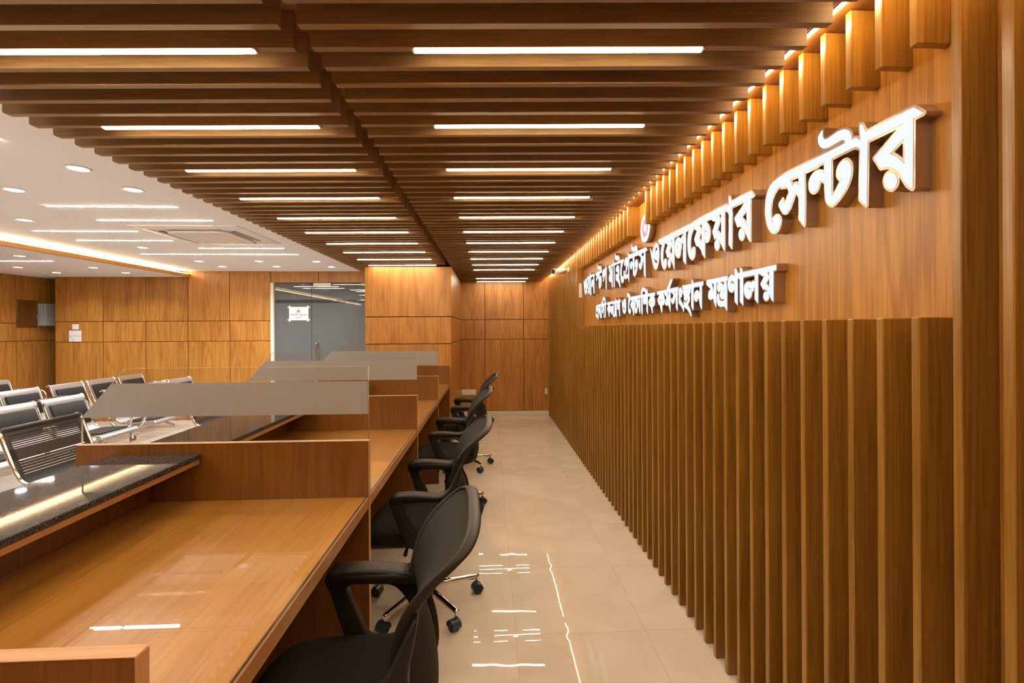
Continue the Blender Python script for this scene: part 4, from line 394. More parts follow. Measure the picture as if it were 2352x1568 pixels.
 ["32123,14843 32099,14855 32089,14884 32105,15712 32105,15924 32095,15934 31995,15928 32055,15720 32069,15628 32064,15476 32027,15204 32003,15144 31959,15086 31875,15015 31795,14971 31739,14954 31651,14958 31543,14995 31481,15032 31435,15079 31402,15132 31385,15188 31394,15236 31359,15243 31227,15326 31083,15496 31061,15164 31051,15136 30827,14918 30795,14901 30770,14908 30757,14936 30753,15008 30745,15572 30717,15752 30737,15832 30762,15880 30807,15936 30607,15938 30597,15928 30595,15156 30467,14894 30439,14882 30331,14870 30295,14879 30281,14912 30293,15932 30283,15942 30203,15942 30193,15932 30229,15828 30229,15744 30215,15664 30183,15584 30107,15511 30047,15483 30015,15481 29871,15526 29759,15483 29711,15474 29619,15499 29551,15531 29551,15108 29391,14872 29299,14858 29259,14867 29245,14900 29248,15936 29167,15942 28847,15929 28845,15920 29147,15678 29163,15656 29163,15628 29039,15388 28855,15329 28799,15294 28721,15216 28638,15104 28536,14900 28507,14886 28411,14883 28386,14896 28373,14936 28377,15188 28365,15284 28351,15289 28231,15266 28167,15287 28059,15358 28007,15411 27966,15480 27945,15576 27970,15672 28034,15800 28110,15904 28003,15908 27978,15920 27965,15956 27938,16136 27950,16160 27979,16170 29247,16183 29262,16300 29447,16521 29475,16526 29495,16509 29513,16376 29523,16357 29643,16486 29775,16577 29907,16621 30083,16650 30199,16650 30295,16633 30411,16585 30507,16522 30535,16492 30567,16432 30599,16320 30617,16208 30627,16202 32951,16218 32990,16292 33043,16346 33191,16453 33291,16493 33491,16511 33536,16536 33603,16597 33631,16602 33696,16548 33739,16472 33740,16400 33707,16304 33644,16236 33563,16191 33471,16163 33327,16140 33435,15988 33463,15932 33499,15832 33532,15664 33533,15472 33504,15272 33475,15172 33431,15103 33395,15075 33299,15027 33123,14974 33071,14974 32987,14995 32919,15027 32875,15066 32833,15132 32813,15196 32818,15240 32839,15285 32901,15352 32983,15393 33051,15406 33155,15406 33251,15370 33253,15520 33243,15568 33199,15676 33128,15776 32943,15913 32903,15934 32655,15933 32655,15922 32971,15662 32984,15632 32976,15608 32860,15408 32625,15348 32551,15298 32479,15230 32401,15116 32279,14858 32251,14846", "31741,15364 31755,15372 31769,15488 31759,15588 31655,15776 31587,15876 31580,15560 31559,15476 31513,15384 31631,15394", "28688,15564 28736,15600 28691,15623", "32446,15588 32491,15607 32491,15616 32447,15632", "28333,15608 28345,15612 28343,15651 28308,15632", "31237,15856 31252,15860 31275,15933 31095,15932", "29759,16188 30251,16194 30306,16204 30271,16280 30231,16329 30147,16353 30047,16358 29971,16341 29883,16301 29809,16244"]),
'v1': (["42735,14813 42729,14822 42801,15954 42795,15975 42458,15970 42736,15678 42755,15654 42752,15642 42615,15398 42411,15291 42327,15232 42242,15130 42095,14904 41959,14896 41883,14896 41874,14906 42016,15962 41704,15966 41685,14902 41675,14892 41583,14888 41487,14888 41477,14898 41485,15962 41364,15962 41353,15902 41094,15702 41335,15579 41415,15514 41419,15482 41396,15434 41363,15396 41287,15337 41171,15304 41098,15306 41058,15366 40984,15546 40951,15584 40919,15588 40871,15575 40783,15523 40769,15490 40753,15362 40744,14910 40623,14900 40568,14902 40565,14938 40624,15950 40339,15951 40296,14902 40263,14892 40115,14892 40105,14898 40101,14930 40036,15942 39923,15953 39838,16154 40039,16159 40158,16402 40214,16494 40275,16556 40359,16615 40435,16651 40515,16672 40675,16692 40783,16692 40943,16672 41063,16639 41125,16598 41184,16526 41207,16474 41221,16394 41216,16170 41107,16153 41483,16149 41492,16178 41495,16266 41699,16342 41705,16158 41715,16148 42823,16140 42832,16146 42851,16205 42999,16251 42907,16146 42939,16139 42959,16121 43095,16101 43335,16140 43399,16140 43495,16119 43611,16075 43687,16035 43729,15998 43751,15962 43764,15918 43768,15706 43751,15614 43724,15550 43631,15469 43563,15441 43527,15440 43451,15477 43328,15586 43259,15627 43195,15628 43035,15595 43065,15262 43075,15245 43139,15244 43571,15269 43594,15350 43623,15383 43731,15415 43879,15439 43863,15254 43840,15186 43804,15126 43752,15066 43699,15029 43643,15005 43499,14988 43219,14992 43143,14984 43095,14966 43067,14943 43023,14829", "42174,15538 42187,15537 42330,15626 42173,15694", "43389,15842 43411,15844 43424,15870 43424,15934 43403,15978 43339,15971 43257,15930 43261,15914 43291,15889", "40373,16154 40915,16153 40917,16282 40892,16402 40843,16439 40747,16464 40663,16451 40591,16423 40531,16388 40473,16326 40356,16166 40355,16158"],
 ["42731,14781 42707,14793 42697,14822 42739,15547 42636,15374 42431,15267 42339,15200 42266,15110 42112,14878 42083,14868 41959,14864 41879,14864 41850,14878 41842,14906 41976,15894 41980,15930 41971,15936 41733,15930 41717,14902 41703,14869 41675,14860 41487,14856 41459,14865 41450,14878 41451,15465 41397,15386 41307,15313 41235,15285 41119,15268 41079,15281 41050,15314 40972,15502 40947,15547 40931,15556 40867,15539 40802,15494 40785,15362 40777,14914 40767,14886 40735,14872 40575,14868 40546,14878 40534,14902 40533,14938 40589,15914 40579,15924 40515,15924 40375,15920 40365,15910 40333,14934 40323,14886 40307,14869 40263,14860 40093,14866 40078,14882 40069,14930 40008,15906 39999,15916 39927,15917 39899,15933 39806,16142 39807,16168 39839,16188 40023,16193 40134,16422 40190,16514 40255,16580 40339,16639 40423,16679 40515,16704 40675,16724 40783,16724 40943,16704 41043,16679 41119,16643 41176,16590 41224,16514 41248,16434 41255,16185 41455,16181 41461,16262 41475,16291 41703,16374 41724,16366 41735,16342 41737,16190 41747,16180 42799,16172 42822,16222 42835,16231 43007,16286 43031,16274 43037,16246 42969,16166 42979,16149 43095,16133 43335,16172 43399,16172 43495,16151 43623,16103 43707,16059 43753,16018 43779,15974 43795,15922 43800,15706 43783,15614 43748,15530 43651,15445 43591,15417 43527,15408 43475,15425 43431,15453 43331,15544 43259,15595 43195,15596 43071,15571 43065,15558 43093,15298 43107,15276 43535,15297 43551,15309 43582,15390 43619,15415 43735,15448 43883,15471 43907,15459 43915,15438 43904,15306 43879,15202 43828,15106 43779,15048 43739,15017 43643,14973 43499,14956 43219,14960 43143,14952 43090,14922 43059,14826 43039,14801", "41446,15522 41453,15534 41457,15922 41447,15932 41403,15932 41373,15878 41153,15706 41375,15591", "42206,15590 42255,15613 42260,15626 42207,15644", "42747,15714 42757,15758 42763,15941 42531,15942", "43377,15878 43392,15882 43386,15946 43339,15939 43306,15922", "40414,16186 40883,16185 40885,16282 40867,16382 40831,16411 40747,16432 40695,16427 40611,16399 40555,16367 40519,16332"]),
'v2': (["36579,14852 36573,14889 36641,15929 36631,15951 36447,15949 36445,15669 36408,15533 36379,15487 36339,15460 36267,15433 36195,15420 36039,15445 35999,15460 35970,15493 35934,15581 35909,15725 35914,15825 35940,15941 35885,15945 35920,15197 35820,14913 35659,14888 35650,14893 35669,15933 35659,15943 35523,15949 35488,16133 35707,16145 35855,16315 35865,16309 35870,16173 35883,16143 36647,16156 36863,16361 36869,16165 36879,16155 38963,16163 39576,16157 39575,15976 39171,15969 39542,15613 39339,15397 39146,15237 39074,15129 38987,14953 38963,14927 38834,14929 38799,15332 38651,15315 38595,15321 38546,15349 38481,15409 38430,15493 38422,15633 38434,15701 38458,15761 38481,15793 38542,15845 38720,15957 38724,15965 38711,15967 37641,15957 37674,15801 37687,15788 38015,15783 38235,15795 38271,15779 38304,15741 38340,15669 38389,15485 38388,15381 38336,15265 38271,15192 38195,15144 38139,15128 38051,15128 37979,15141 37943,15160 37809,15309 37771,15323 37747,15291 37734,15241 37691,14937 37499,14892 37371,14887 37183,14892 37099,14909 37023,14936 36978,14973 36962,15057 36937,15369 36917,15945 36911,15955 36875,15955 36865,15813 36861,15037 36719,14857", "37499,14977 37509,15089 37517,15885 37522,15945 37546,15957 37183,15954 37234,15149 37403,15114 37459,15092 37481,15061", "39129,15521 39220,15601 39131,15654"],
 ["36575,14821 36548,14837 36541,14889 36605,15865 36605,15909 36595,15919 36478,15913 36481,15713 36473,15641 36436,15521 36387,15452 36267,15401 36191,15388 36091,15400 36015,15421 35979,15436 35942,15473 35953,15201 35848,14897 35811,14877 35659,14856 35623,14876 35617,15009 35637,15901 35627,15911 35531,15912 35499,15928 35455,16137 35466,16161 35491,16171 35691,16177 35847,16346 35875,16346 35892,16329 35901,16185 35911,16176 36631,16188 36843,16387 36867,16397 36891,16386 36901,16361 36901,16197 36911,16187 39567,16195 39595,16186 39604,16173 39613,15985 39599,15953 39519,15939 39251,15933 39561,15641 39573,15621 39570,15597 39360,15373 39170,15217 39098,15109 39012,14933 38983,14901 38843,14891 38808,14909 38770,15297 38651,15283 38583,15293 38503,15344 38427,15421 38392,15305 38327,15200 38239,15132 38159,15100 38055,15095 37951,15118 37915,15143 37783,15286 37754,15173 37729,14945 37720,14921 37703,14909 37495,14859 37235,14855 37099,14877 36995,14916 36963,14939 36946,14969 36926,15085 36899,15444 36893,15041 36884,15013 36739,14832 36711,14823", "37464,15125 37477,15129 37488,15921 37219,15923 37213,15897 37262,15181 37275,15169 37403,15146", "38384,15637 38392,15641 38418,15749 38451,15806 38611,15934 37927,15931 37678,15921 37698,15833 37711,15819 38015,15815 38235,15827 38267,15818 38328,15761"]),
'v3': (["34379,15049 34331,15061 34255,15097 34143,15168 34090,15222 34050,15326 34021,15486 34013,15718 34038,15910 34058,15982 34098,16062 34127,16087 34171,16107 34339,16152 34455,16156 34579,16131 34643,16103 34680,16062 34787,15835 34946,15986 35139,16104 34980,15566 34908,15382 34832,15242 34771,15177 34611,15089 34515,15056", "34386,15318 34435,15316 34583,15357 34627,15377 34693,15430 34736,15486 34761,15550 34756,15590 34723,15672 34559,15521 34328,15386 34349,15346", "34373,15794 34391,15793 34401,15806 34401,15866 34387,15935 34287,15897 34266,15874 34306,15830"],
 ["34379,15017 34291,15045 34126,15142 34066,15202 34026,15298 33990,15482 33981,15718 34014,15942 34046,16034 34074,16082 34107,16111 34159,16135 34339,16184 34455,16188 34551,16171 34623,16147 34689,16102 34728,16042 34799,15890 34903,15992 34991,16055 35127,16135 35163,16131 35174,16098 35008,15554 34936,15370 34856,15222 34791,15153 34623,15061 34515,15024", "34390,15350 34435,15348 34511,15365 34599,15397 34655,15436 34724,15530 34729,15566 34715,15614 34703,15612 34579,15497 34377,15378 34373,15366", "34357,15834 34369,15838 34363,15890 34314,15874 34321,15858"]),
}
# ---------------------------------------------------------------- room shell
ZC, ZL, ZB = 2.318, 2.232, 2.235       # main ceiling, lowered left ceiling, board above the slats
YW = 7.65                              # back wall
G1, G2 = 1.543, 1.226                  # heights of the panel joints
Y0 = -2.2                              # wall behind the camera
b = bmesh.new(); box(b, -7.1, 1.12, Y0 - 0.1, 9.1, -0.05, 0.0); struct('floor', b, M['floor'])
b = bmesh.new()
box(b, -4.78, -1.60, Y0, YW, ZC, ZC + 0.08)
struct('ceiling', b, M['white_paint'])
b = bmesh.new(); box(b, -7.1, -4.70, Y0, 9.1, ZL, ZL + 0.015); box(b, -7.1, -4.70, Y0, 9.1, ZC + 0.004, ZC + 0.08)
struct('ceiling', b, M['white_paint'])
b = bmesh.new(); box(b, -1.60, 1.12, Y0, YW, ZB, ZB + 0.06); struct('ceiling', b, M['board_wood'])

def panelled(name, u0, u1, seams, z0, z1, joints, place, mat, gap=0.004, depth=0.012, skip=None):
    """boards with thin dark joints over a backing; place(u0,u1,d0,d1,z0,z1)->box bounds (d = out of the wall)"""
    b = bmesh.new()
    us = [u0] + list(seams) + [u1]; zs = [z0] + list(joints) + [z1]
    for i in range(len(us) - 1):
        for j in range(len(zs) - 1):
            if skip and skip(us[i], us[i + 1], zs[j], zs[j + 1]): continue
            box(b, *place(us[i] + gap, us[i + 1] - gap, 0.0, depth, zs[j] + gap, zs[j + 1] - gap), bev=0.002)
    box(b, *place(u0, u1, -0.06, 0.002, z0, z1), mi=1)
    return struct(name, b, [mat, M['groove']])
pl_back = lambda Y: (lambda u0, u1, d0, d1, z0, z1: (u0, u1, Y - d1, Y - d0, z0, z1))
pl_right = lambda X: (lambda u0, u1, d0, d1, z0, z1: (X - d1, X - d0, u0, u1, z0, z1))
pl_left = lambda X: (lambda u0, u1, d0, d1, z0, z1: (X + d0, X + d1, u0, u1, z0, z1))
# back wall, right part (behind the aisle)
panelled('wall_back', -0.52, 1.06, (-0.076, 0.548), 0.072, ZB, (G2, G1), pl_back(YW), M['wall_wood'])
# back wall, left part with the recess for the glass door
panelled('wall_back', -6.69, -3.44, (-5.977, -5.34, -4.703, -4.068), 0.0, ZC, (G2, G1), pl_back(YW), M['wall_wood'])
b = bmesh.new()
box(b, -3.44 + 0.003, -2.70, YW - 0.014, YW, 2.14, ZC, 0.002); box(b, -2.692, -1.45, YW - 0.014, YW, 2.14, ZC, 0.002)
box(b, -3.44, -1.45, YW - 0.002, YW + 0.1, 2.14, ZC, mi=1)
struct('wall_back', b, [M['wall_wood'], M['groove']])
# pillar clad in wood between the door and the aisle
b = bmesh.new(); g = 0.004
for z0, z1 in ((0, G2), (G2, G1), (G1, 2.134)):
    box(b, -1.447, -0.450, 5.60, 5.62, z0 + g, z1 - g, 0.003)
    box(b, -0.468, -0.448, 5.624, YW, z0 + g, z1 - g, 0.003)
    box(b, -1.452, -1.435, 5.624, YW, z0 + g, z1 - g, 0.003)
box(b, -1.44, -0.46, 5.615, YW, 0, 2.134, mi=1)
struct('wall_pillar', b, [M['wall_wood'], M['groove']])
b = bmesh.new(); box(b, -0.447, 0.948, YW - 0.026, YW, 0.0, 0.072, 0.004); struct('baseboard_back', b, M['baseboard'])
# left wall
panelled('wall_left', Y0, 9.0, (-1.0, 0.4, 1.8, 3.2, 4.6, 6.0, 7.352, 7.866), 0.0, ZL, (1.252, 1.519), pl_left(-7.0), M['wall_wood'],
         skip=None)
b = bmesh.new(); box(b, -7.1, -6.0, 9.0, 9.1, 0, ZC); struct('wall_corridor', b, M['wall_wood'])
b = bmesh.new(); box(b, -6.69, -6.68, YW, 9.0, 0, ZC); struct('wall_corridor', b, M['wall_wood'])
# right wall: flat veneer behind the fins
b = bmesh.new()
ys = [Y0, 0.93, 2.15, 3.37, 4.6, 5.13, 6.4, YW]
for i in range(len(ys) - 1): box(b, 1.03, 1.05, ys[i] + 0.0006, ys[i + 1] - 0.0006, 0.0, ZB)
box(b, 1.045, 1.10, Y0, YW, 0, ZB, mi=1)
struct('wall_right', b, [M['sign_wood'], M['groove']])
# wall behind the camera
panelled('wall_front', -7.0, 1.03, (-6, -5, -4, -3, -2, -1, 0), 0.0, ZB, (G2, G1), lambda u0, u1, d0, d1, z0, z1: (u0, u1, Y0 + d0, Y0 + d1, z0, z1), M['wall_wood'])

# cove: timber fascia along the edge of the lowered ceiling, LED tape lying on top of it
b = bmesh.new(); box(b, -4.695, -4.665, Y0, YW - 0.016, ZL - 0.006, ZL + 0.042, 0.002)
tr = struct('trim_1', b, M['trim_wood'])
b = bmesh.new(); box(b, -4.692, -4.676, Y0 + 0.05, YW - 0.05, ZL + 0.043, ZL + 0.048)
tag(finish('led_tape', b, M['cove_led']), 'glowing warm LED tape on the timber cove lip across the white ceiling', 'light')
# LED tape washing the wall fins
b = bmesh.new(); box(b, 0.903, 0.910, Y0 + 0.05, YW - 0.05, ZB - 0.010, ZB - 0.001); box(b, 0.8985, 0.9025, Y0 + 0.05, YW - 0.05, ZB - 0.0065, ZB - 0.001, mi=1)  # second box: opaque lip added to keep tape light off the slat ends
tag(finish('led_tape', b, [M['wash_led'], M['alu']]), 'warm LED tape in the gap between ceiling slats and wall fins', 'light')

# ---------------------------------------------------------------- slatted ceiling
PITCH, SKEW = 0.0937, 0.043
def slat_bm(x0, x1, round_left=False):
    b = bmesh.new(); L = x1 - x0
    pts = [(x0, 0.0), (x1, 0.0), (x1, 0.098), (x0, 0.098)]
    if round_left: pts = [(x0 + 0.014, 0.0), (x1, 0.0), (x1, 0.098), (x0, 0.098), (x0, 0.010), (x0 + 0.004, 0.004)]
    fr = [b.verts.new((x, 0, z)) for x, z in pts]; bk = [b.verts.new((x, 0.021, z)) for x, z in pts]
    for v in fr + bk: v.co.y -= SKEW * (v.co.x + 0.457)
    b.faces.new(fr); b.faces.new(bk[::-1]); n = len(pts)
    for i in range(n): b.faces.new((fr[i], bk[i], bk[(i + 1) % n], fr[(i + 1) % n]))
    return b
Z_S = 2.1365
def slat_field(name, label, x0, x1, ks, rl=False):
    t = thing(name, label, 'slatted ceiling', (0, 0, Z_S))
    first = None
    for k in ks:
        if first is None:
            first = finish('slat', slat_bm(x0, x1, rl), M['slat_wood'], t); o = first
        else:
            o = first.copy(); COL.objects.link(o); o.parent = t
        o.location = (0, 1.162 + PITCH * k, 0)
    return t
slat_field('slatted_ceiling', 'slatted timber ceiling bay over the aisle, beside the fin wall', -0.457, 0.831, range(-22, 69))
lt = slat_field('slatted_ceiling', 'slatted timber ceiling bay over the counter desks, beside the white ceiling', -1.640, -0.505, range(-22, 47), True)
o0 = None
for k in range(47, 68):
    if o0 is None: o0 = finish('slat', slat_bm(-1.640, -1.462, True), M['slat_wood'], lt); o = o0
    else:
        o = o0.copy(); COL.objects.link(o); o.parent = lt
    o.location = (0, 1.162 + PITCH * k, 0)

def bar_light(x0, x1, k, label, group):
    y = 1.162 + PITCH * k + 0.0105 - SKEW * ((x0 + x1) / 2 + 0.457)
    t = thing('led_bar', label, 'ceiling light', ((x0 + x1) / 2, y, Z_S), -math.atan(SKEW), group)
    L = (x1 - x0) / 2
    b = bmesh.new(); box(b, -L - 0.006, L + 0.004, -0.0115, 0.0115, -0.0022, -0.0006); box(b, -L - 0.006, -L, -0.0115, 0.0115, -0.0045, -0.0006); box(b, L, L + 0.006, -0.0115, 0.0115, -0.0045, -0.0006)
    finish('housing', b, M['alu'], t)
    b = bmesh.new(); box(b, -L, L, -0.0070, 0.0070, -0.0070, -0.0023); finish('diffuser', b, M['slat_led'], t)
    return t
for i, k in enumerate([1, 6, 11, 16, 21, 26, 31, 36, 41, 46, 51, 62, 67]):
    bar_light(-0.193, 0.560, k, 'warm LED bar under the aisle slats, %s from the front' % ORD[i], 'LED bars under the aisle slats')
for i, k in enumerate([1, 6, 11, 16, 21, 26, 31, 36, 41, 46]):
    bar_light(-1.382, -0.611, k, 'warm LED bar under the desk slats, %s from the front' % ORD[i], 'LED bars under the desk slats')
for k in (-4, -9, -14, -19):
    for x0, x1, nm in ((-0.193, 0.560, 'aisle'), (-1.382, -0.611, 'desk')):
        bar_light(x0, x1, k, 'warm LED bar in the %s slats nearer than every bar in the picture' % nm, 'LED bars of the %s slats behind the view' % nm)

# ---------------------------------------------------------------- fins on the right wall
def fin_set(name, label, cat, ks, z0, z1, skip=()):
    t = thing(name, label, cat, (0.95, 0, z0))
    first = None
    for k in ks:
        if k in skip: continue
        if first is None:
            b = bmesh.new(); box(b, 0, 0.0798, 0, 0.0205, 0, z1 - z0, 0.0022)
            first = finish('fin', b, M['fin_wood'], t); o = first
        else:
            o = first.copy(); COL.objects.link(o); o.parent = t
        o.location = (0, 1.009 + 0.096 * k, 0)
    return t
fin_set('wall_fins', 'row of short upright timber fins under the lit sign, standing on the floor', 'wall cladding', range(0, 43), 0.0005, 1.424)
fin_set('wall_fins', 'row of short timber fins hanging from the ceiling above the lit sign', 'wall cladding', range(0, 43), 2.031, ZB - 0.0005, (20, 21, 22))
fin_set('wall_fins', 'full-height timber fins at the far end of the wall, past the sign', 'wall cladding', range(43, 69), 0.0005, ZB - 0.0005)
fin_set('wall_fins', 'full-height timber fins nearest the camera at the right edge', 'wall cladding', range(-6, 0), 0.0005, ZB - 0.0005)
b = bmesh.new(); box(b, 0.975, 1.008, 5.1335, 5.1365, 1.735, 1.89)  # thin pale box on the near face of the first tall far fin
tag(finish('pale_strip', b, M['paper']), 'narrow pale strip on the tall fin at the far end of the sign', 'sticker')

# ---------------------------------------------------------------- lit lettering
SIGN = [('w1', 'upper line, its first word, small and farthest away', 'long'),
        ('w2', 'upper line, its second short word', ''), ('w3', 'upper line, third word, below the round emblem', ''),
        ('w4', 'upper line, its long fourth word in the middle', ''), ('w5', 'upper line, largest word nearest at the right', ''),
        ('v1', 'lower line, its first word, smallest and farthest left', ''), ('v2', 'lower line, its second word', ''), ('v3', 'lower line, its single-letter third word', ''),
        ('v4', 'lower line, its fourth word, below the third word above', ''), ('v5', 'lower line, its fifth word with a slanted stroke on top', ''), ('v6', 'lower line, its last word, nearest at the right', '')]
XF, XWALL = 0.990, 1.0298
for key, desc, _ in SIGN:
    loops, case = [[[tuple(int(c) / 10000.0 for c in p.split(',')) for p in lp.split()] for lp in part] for part in LETTERS[key]]
    cy = sum(p[0] for lp in loops for p in lp) / sum(len(lp) for lp in loops)
    t = thing('sign_letters', 'white lit letters, %s' % desc, 'sign', (XWALL, cy, 1.6), 0, 'lit sign words on the timber wall')
    hd = (XWALL - XF) / 2
    bmb = curve_bm(case, hd, 0, 0, lambda u, v, w: (-hd + w, u - cy, v - 1.6))
    bmesh.ops.recalc_face_normals(bmb, faces=bmb.faces[:])
    for f in bmb.faces:
        f.smooth = False
        if f.normal.x < -0.9: f.material_index = 1
    finish('letter_case', bmb, [M['bronze'], M['bronze_rim']], t)
    bmf = curve_bm(loops, 0.0009, 0, 0, lambda u, v, w: (XF - 0.0010 - XWALL + w, u - cy, v - 1.6))
    f_o = finish('letter_face', bmf, M['sign_led'], t); f_o['label'] = 'glowing white acrylic front'
# round emblem above the lettering
def emblem_mat():
    m, nt, out = newmat('emblem_face'); ln = nt.links.new
    tc = N(nt, 'ShaderNodeTexCoord'); sp = N(nt, 'ShaderNodeSeparateXYZ'); ln(tc.outputs['Object'], sp.inputs[0])
    r = math_n(nt, 'SQRT', math_n(nt, 'ADD', math_n(nt, 'POWER', math_n(nt, 'ABSOLUTE', sp.outputs[1]), 2), math_n(nt, 'POWER', math_n(nt, 'ABSOLUTE', sp.outputs[2]), 2)))
    nz = N(nt, 'ShaderNodeTexNoise'); nz.inputs['Scale'].default_value = 28; ln(tc.outputs['Object'], nz.inputs['Vector'])
    r2 = math_n(nt, 'ADD', r, math_n(nt, 'MULTIPLY', math_n(nt, 'SUBTRACT', nz.outputs['Fac'], 0.5), 0.05))
    def mixc(fac, a, bcol):
        x = N(nt, 'ShaderNodeMix', data_type='RGBA'); ln(fac, x.inputs[0])
        if hasattr(a, 'links'): ln(a, x.inputs[6])
        else: x.inputs[6].default_value = (*a, 1)
        x.inputs[7].default_value = (*bcol, 1); return x.outputs[2]
    c = mixc(math_n(nt, 'LESS_THAN', r, 0.056), (0.92, 1.0, 1.0), (0.95, 0.25, 0.28))
    c = mixc(math_n(nt, 'LESS_THAN', r2, 0.030), c, (1.0, 0.93, 0.70))
    c = mixc(math_n(nt, 'GREATER_THAN', r, 0.0865), c, (0.25, 0.75, 0.60))
    e = N(nt, 'ShaderNodeEmission'); ln(c, e.inputs[0]); e.inputs[1].default_value = 1.25
    ln(e.outputs[0], out.inputs[0]); return m
t = thing('emblem', 'round lit emblem, white ring around red disc, half behind the hanging fins', 'sign', (XWALL, 2.971, 2.034))
b = bmesh.new(); lathe(b, [(0.092, 0.0), (0.092, -0.0385), (0.0895, -0.0398)], 48, 0, (0, 0, 0), 'X'); finish('emblem_case', b, M['bronze'], t)
b = bmesh.new(); lathe(b, [(0.089, -0.0396), (0.089, -0.0412)], 48, 0, (0, 0, 0), 'X'); finish('emblem_face', b, emblem_mat(), t)

# ---------------------------------------------------------------- lamps of the white ceiling
def downlight(x, y, zc, label):
    t = thing('downlight', label, 'ceiling light', (x, y, zc), 0, 'round recessed downlights')
    b = bmesh.new(); lathe(b, [(0.062, -0.0005), (0.062, -0.004), (0.052, -0.006), (0.047, -0.003), (0.047, -0.0008)], 28); finish('trim_ring', b, M['white_plastic'], t)
    b = bmesh.new(); lathe(b, [(0.0465, -0.001), (0.0465, -0.0030)], 28); finish('lens', b, M['down_led'], t)
    ld = bpy.data.lights.new('beam', 'AREA'); ld.shape = 'DISK'; ld.size = 0.086; ld.energy = W_DOWN; ld.color = COOL; ld.spread = math.radians(125)
    lo = bpy.data.objects.new('beam', ld); COL.objects.link(lo); lo.parent = t; lo.location = (0, 0, -0.0065)
k1 = (ZC - 1.405) / (2.344 - 1.405); k2 = (ZL - 1.405) / (2.262 - 1.405)
MAIN = [(-2.373, 2.862, 'main white ceiling, nearest the timber slats at the left edge'), (-3.152, 3.307, 'main white ceiling, leftmost near one, at the picture edge'), (-2.372, 3.285, 'main white ceiling, beside the slats, just short of the LED lines'),
        (-3.923, 4.204, 'main white ceiling, alone above the glowing cove'), (-3.925, 5.572, 'main white ceiling, left of the air conditioner, near the cove'),
        (-3.954, 6.67, 'main white ceiling, leftmost of the far row of three'), (-3.948, 7.228, 'main white ceiling, leftmost of the row touching the back wall'),
        (-3.158, 6.664, 'main white ceiling, middle of the far row of three'), (-3.163, 7.225, 'main white ceiling, middle of the row touching the back wall'),
        (-2.391, 6.693, 'main white ceiling, rightmost of the far row of three'), (-2.375, 7.263, 'main white ceiling, rightmost of the last row, over the glass door')]
for x, y, d in MAIN: downlight(x * k1, y * k1, ZC, 'downlight in the ' + d)
LOW = [(-5.348, 5.67, 'lowered left ceiling, just above the LED line'), (-6.325, 6.681, 'lowered left ceiling, nearest the left wall'), (-5.377, 6.715, 'lowered left ceiling, in the row right of it, nearer one'),
       (-6.358, 7.29, 'lowered left ceiling, above the wall corner'), (-5.392, 7.314, 'lowered left ceiling, beside the end of the timber cove')]
for x, y, d in LOW: downlight(x * k2, y * k2, ZL, 'downlight in the ' + d)
for x, y in ((-2.37, 1.2), (-3.15, 1.9), (-3.15, 0.3), (-2.37, -0.8), (-3.9, 1.0), (-3.9, -0.9)):
    downlight(x * k1, y, ZC, 'round downlight in the white ceiling nearer than the picture shows')
def line_light(x0, x1, y, zc, label):
    t = thing('led_line', label, 'ceiling light', ((x0 + x1) / 2, y, zc), 0, 'thin LED lines in the white ceiling')
    L = (x1 - x0) / 2
    b = bmesh.new(); box(b, -L - 0.008, L + 0.008, -0.009, 0.009, -0.0022, -0.0004); finish('channel', b, M['white_plastic'], t)
    b = bmesh.new(); box(b, -L, L, -0.0065, 0.0065, -0.0036, -0.0020); finish('diffuser', b, M['line_led'], t)
for x0, x1, y, d in ((-3.326, -2.377, 3.738, 'nearest whole one, left of the slats'), (-3.328, -2.374, 4.20, 'second whole one, just in front of the air conditioner'),
                  (-4.279, -3.335, 4.668, 'left of the air conditioner, nearer one of that pair'), (-4.283, -3.321, 5.145, 'left of the air conditioner, farther one of that pair'),
                  (-3.329, -2.378, 5.618, 'behind the air conditioner, shorter one'), (-4.29, -2.39, 6.064, 'farthest and longest one'), (-3.6, -2.378, 2.432, 'only its tip showing at the left edge')):
    line_light(x0 * k1, x1 * k1, y * k1, ZC, 'warm LED line in white ceiling, ' + d)
line_light(-6.30 * k2, -5.354 * k2, 6.087 * k2, ZL, 'warm LED line in the lowered left ceiling')
for x0, x1, y in ((-3.3, -2.38, 1.6), (-3.3, -2.38, 0.6), (-4.2, -3.3, 0.1), (-3.3, -2.38, -1.0)):
    line_light(x0, x1, y, ZC, 'warm LED line in the white ceiling nearer than the picture shows')

# ceiling cassette air conditioner
AX, AY = -2.745 * k1, 4.86 * k1
t = thing('air_conditioner', 'white square ceiling cassette air conditioner beside the timber slats', 'air conditioner', (AX, AY, ZC))
b = bmesh.new()
hw = 0.46
def ring(b, w0, z0, w1, z1, mi=0):
    a = [b.verts.new((sx * w0, sy * w0, z0)) for sx, sy in ((-1, -1), (1, -1), (1, 1), (-1, 1))]
    c = [b.verts.new((sx * w1, sy * w1, z1)) for sx, sy in ((-1, -1), (1, -1), (1, 1), (-1, 1))]
    for i in range(4):
        f = b.faces.new((a[i], a[(i + 1) % 4], c[(i + 1) % 4], c[i])); f.material_index = mi
ring(b, hw, -0.0005, hw, -0.006); ring(b, hw, -0.006, 0.365, -0.017); ring(b, 0.365, -0.017, 0.362, -0.006)
finish('bezel', b, M['white_plastic'], t)
b = bmesh.new(); box(b, -0.364, 0.364, -0.364, 0.364, -0.0075, -0.004); finish('inner_plate', b, M['white_plastic'], t)
for sx, sy in ((0, -1), (1, 0), (0, 1), (-1, 0)):
    b = bmesh.new(); a, c = (0.25, 0.026) if sx == 0 else (0.026, 0.25)
    box(b, sx * 0.328 - a, sx * 0.328 + a, sy * 0.328 - c, sy * 0.328 + c, -0.0085, -0.0076); finish('air_slot', b, M['dark_plastic'], t)
b = bmesh.new()
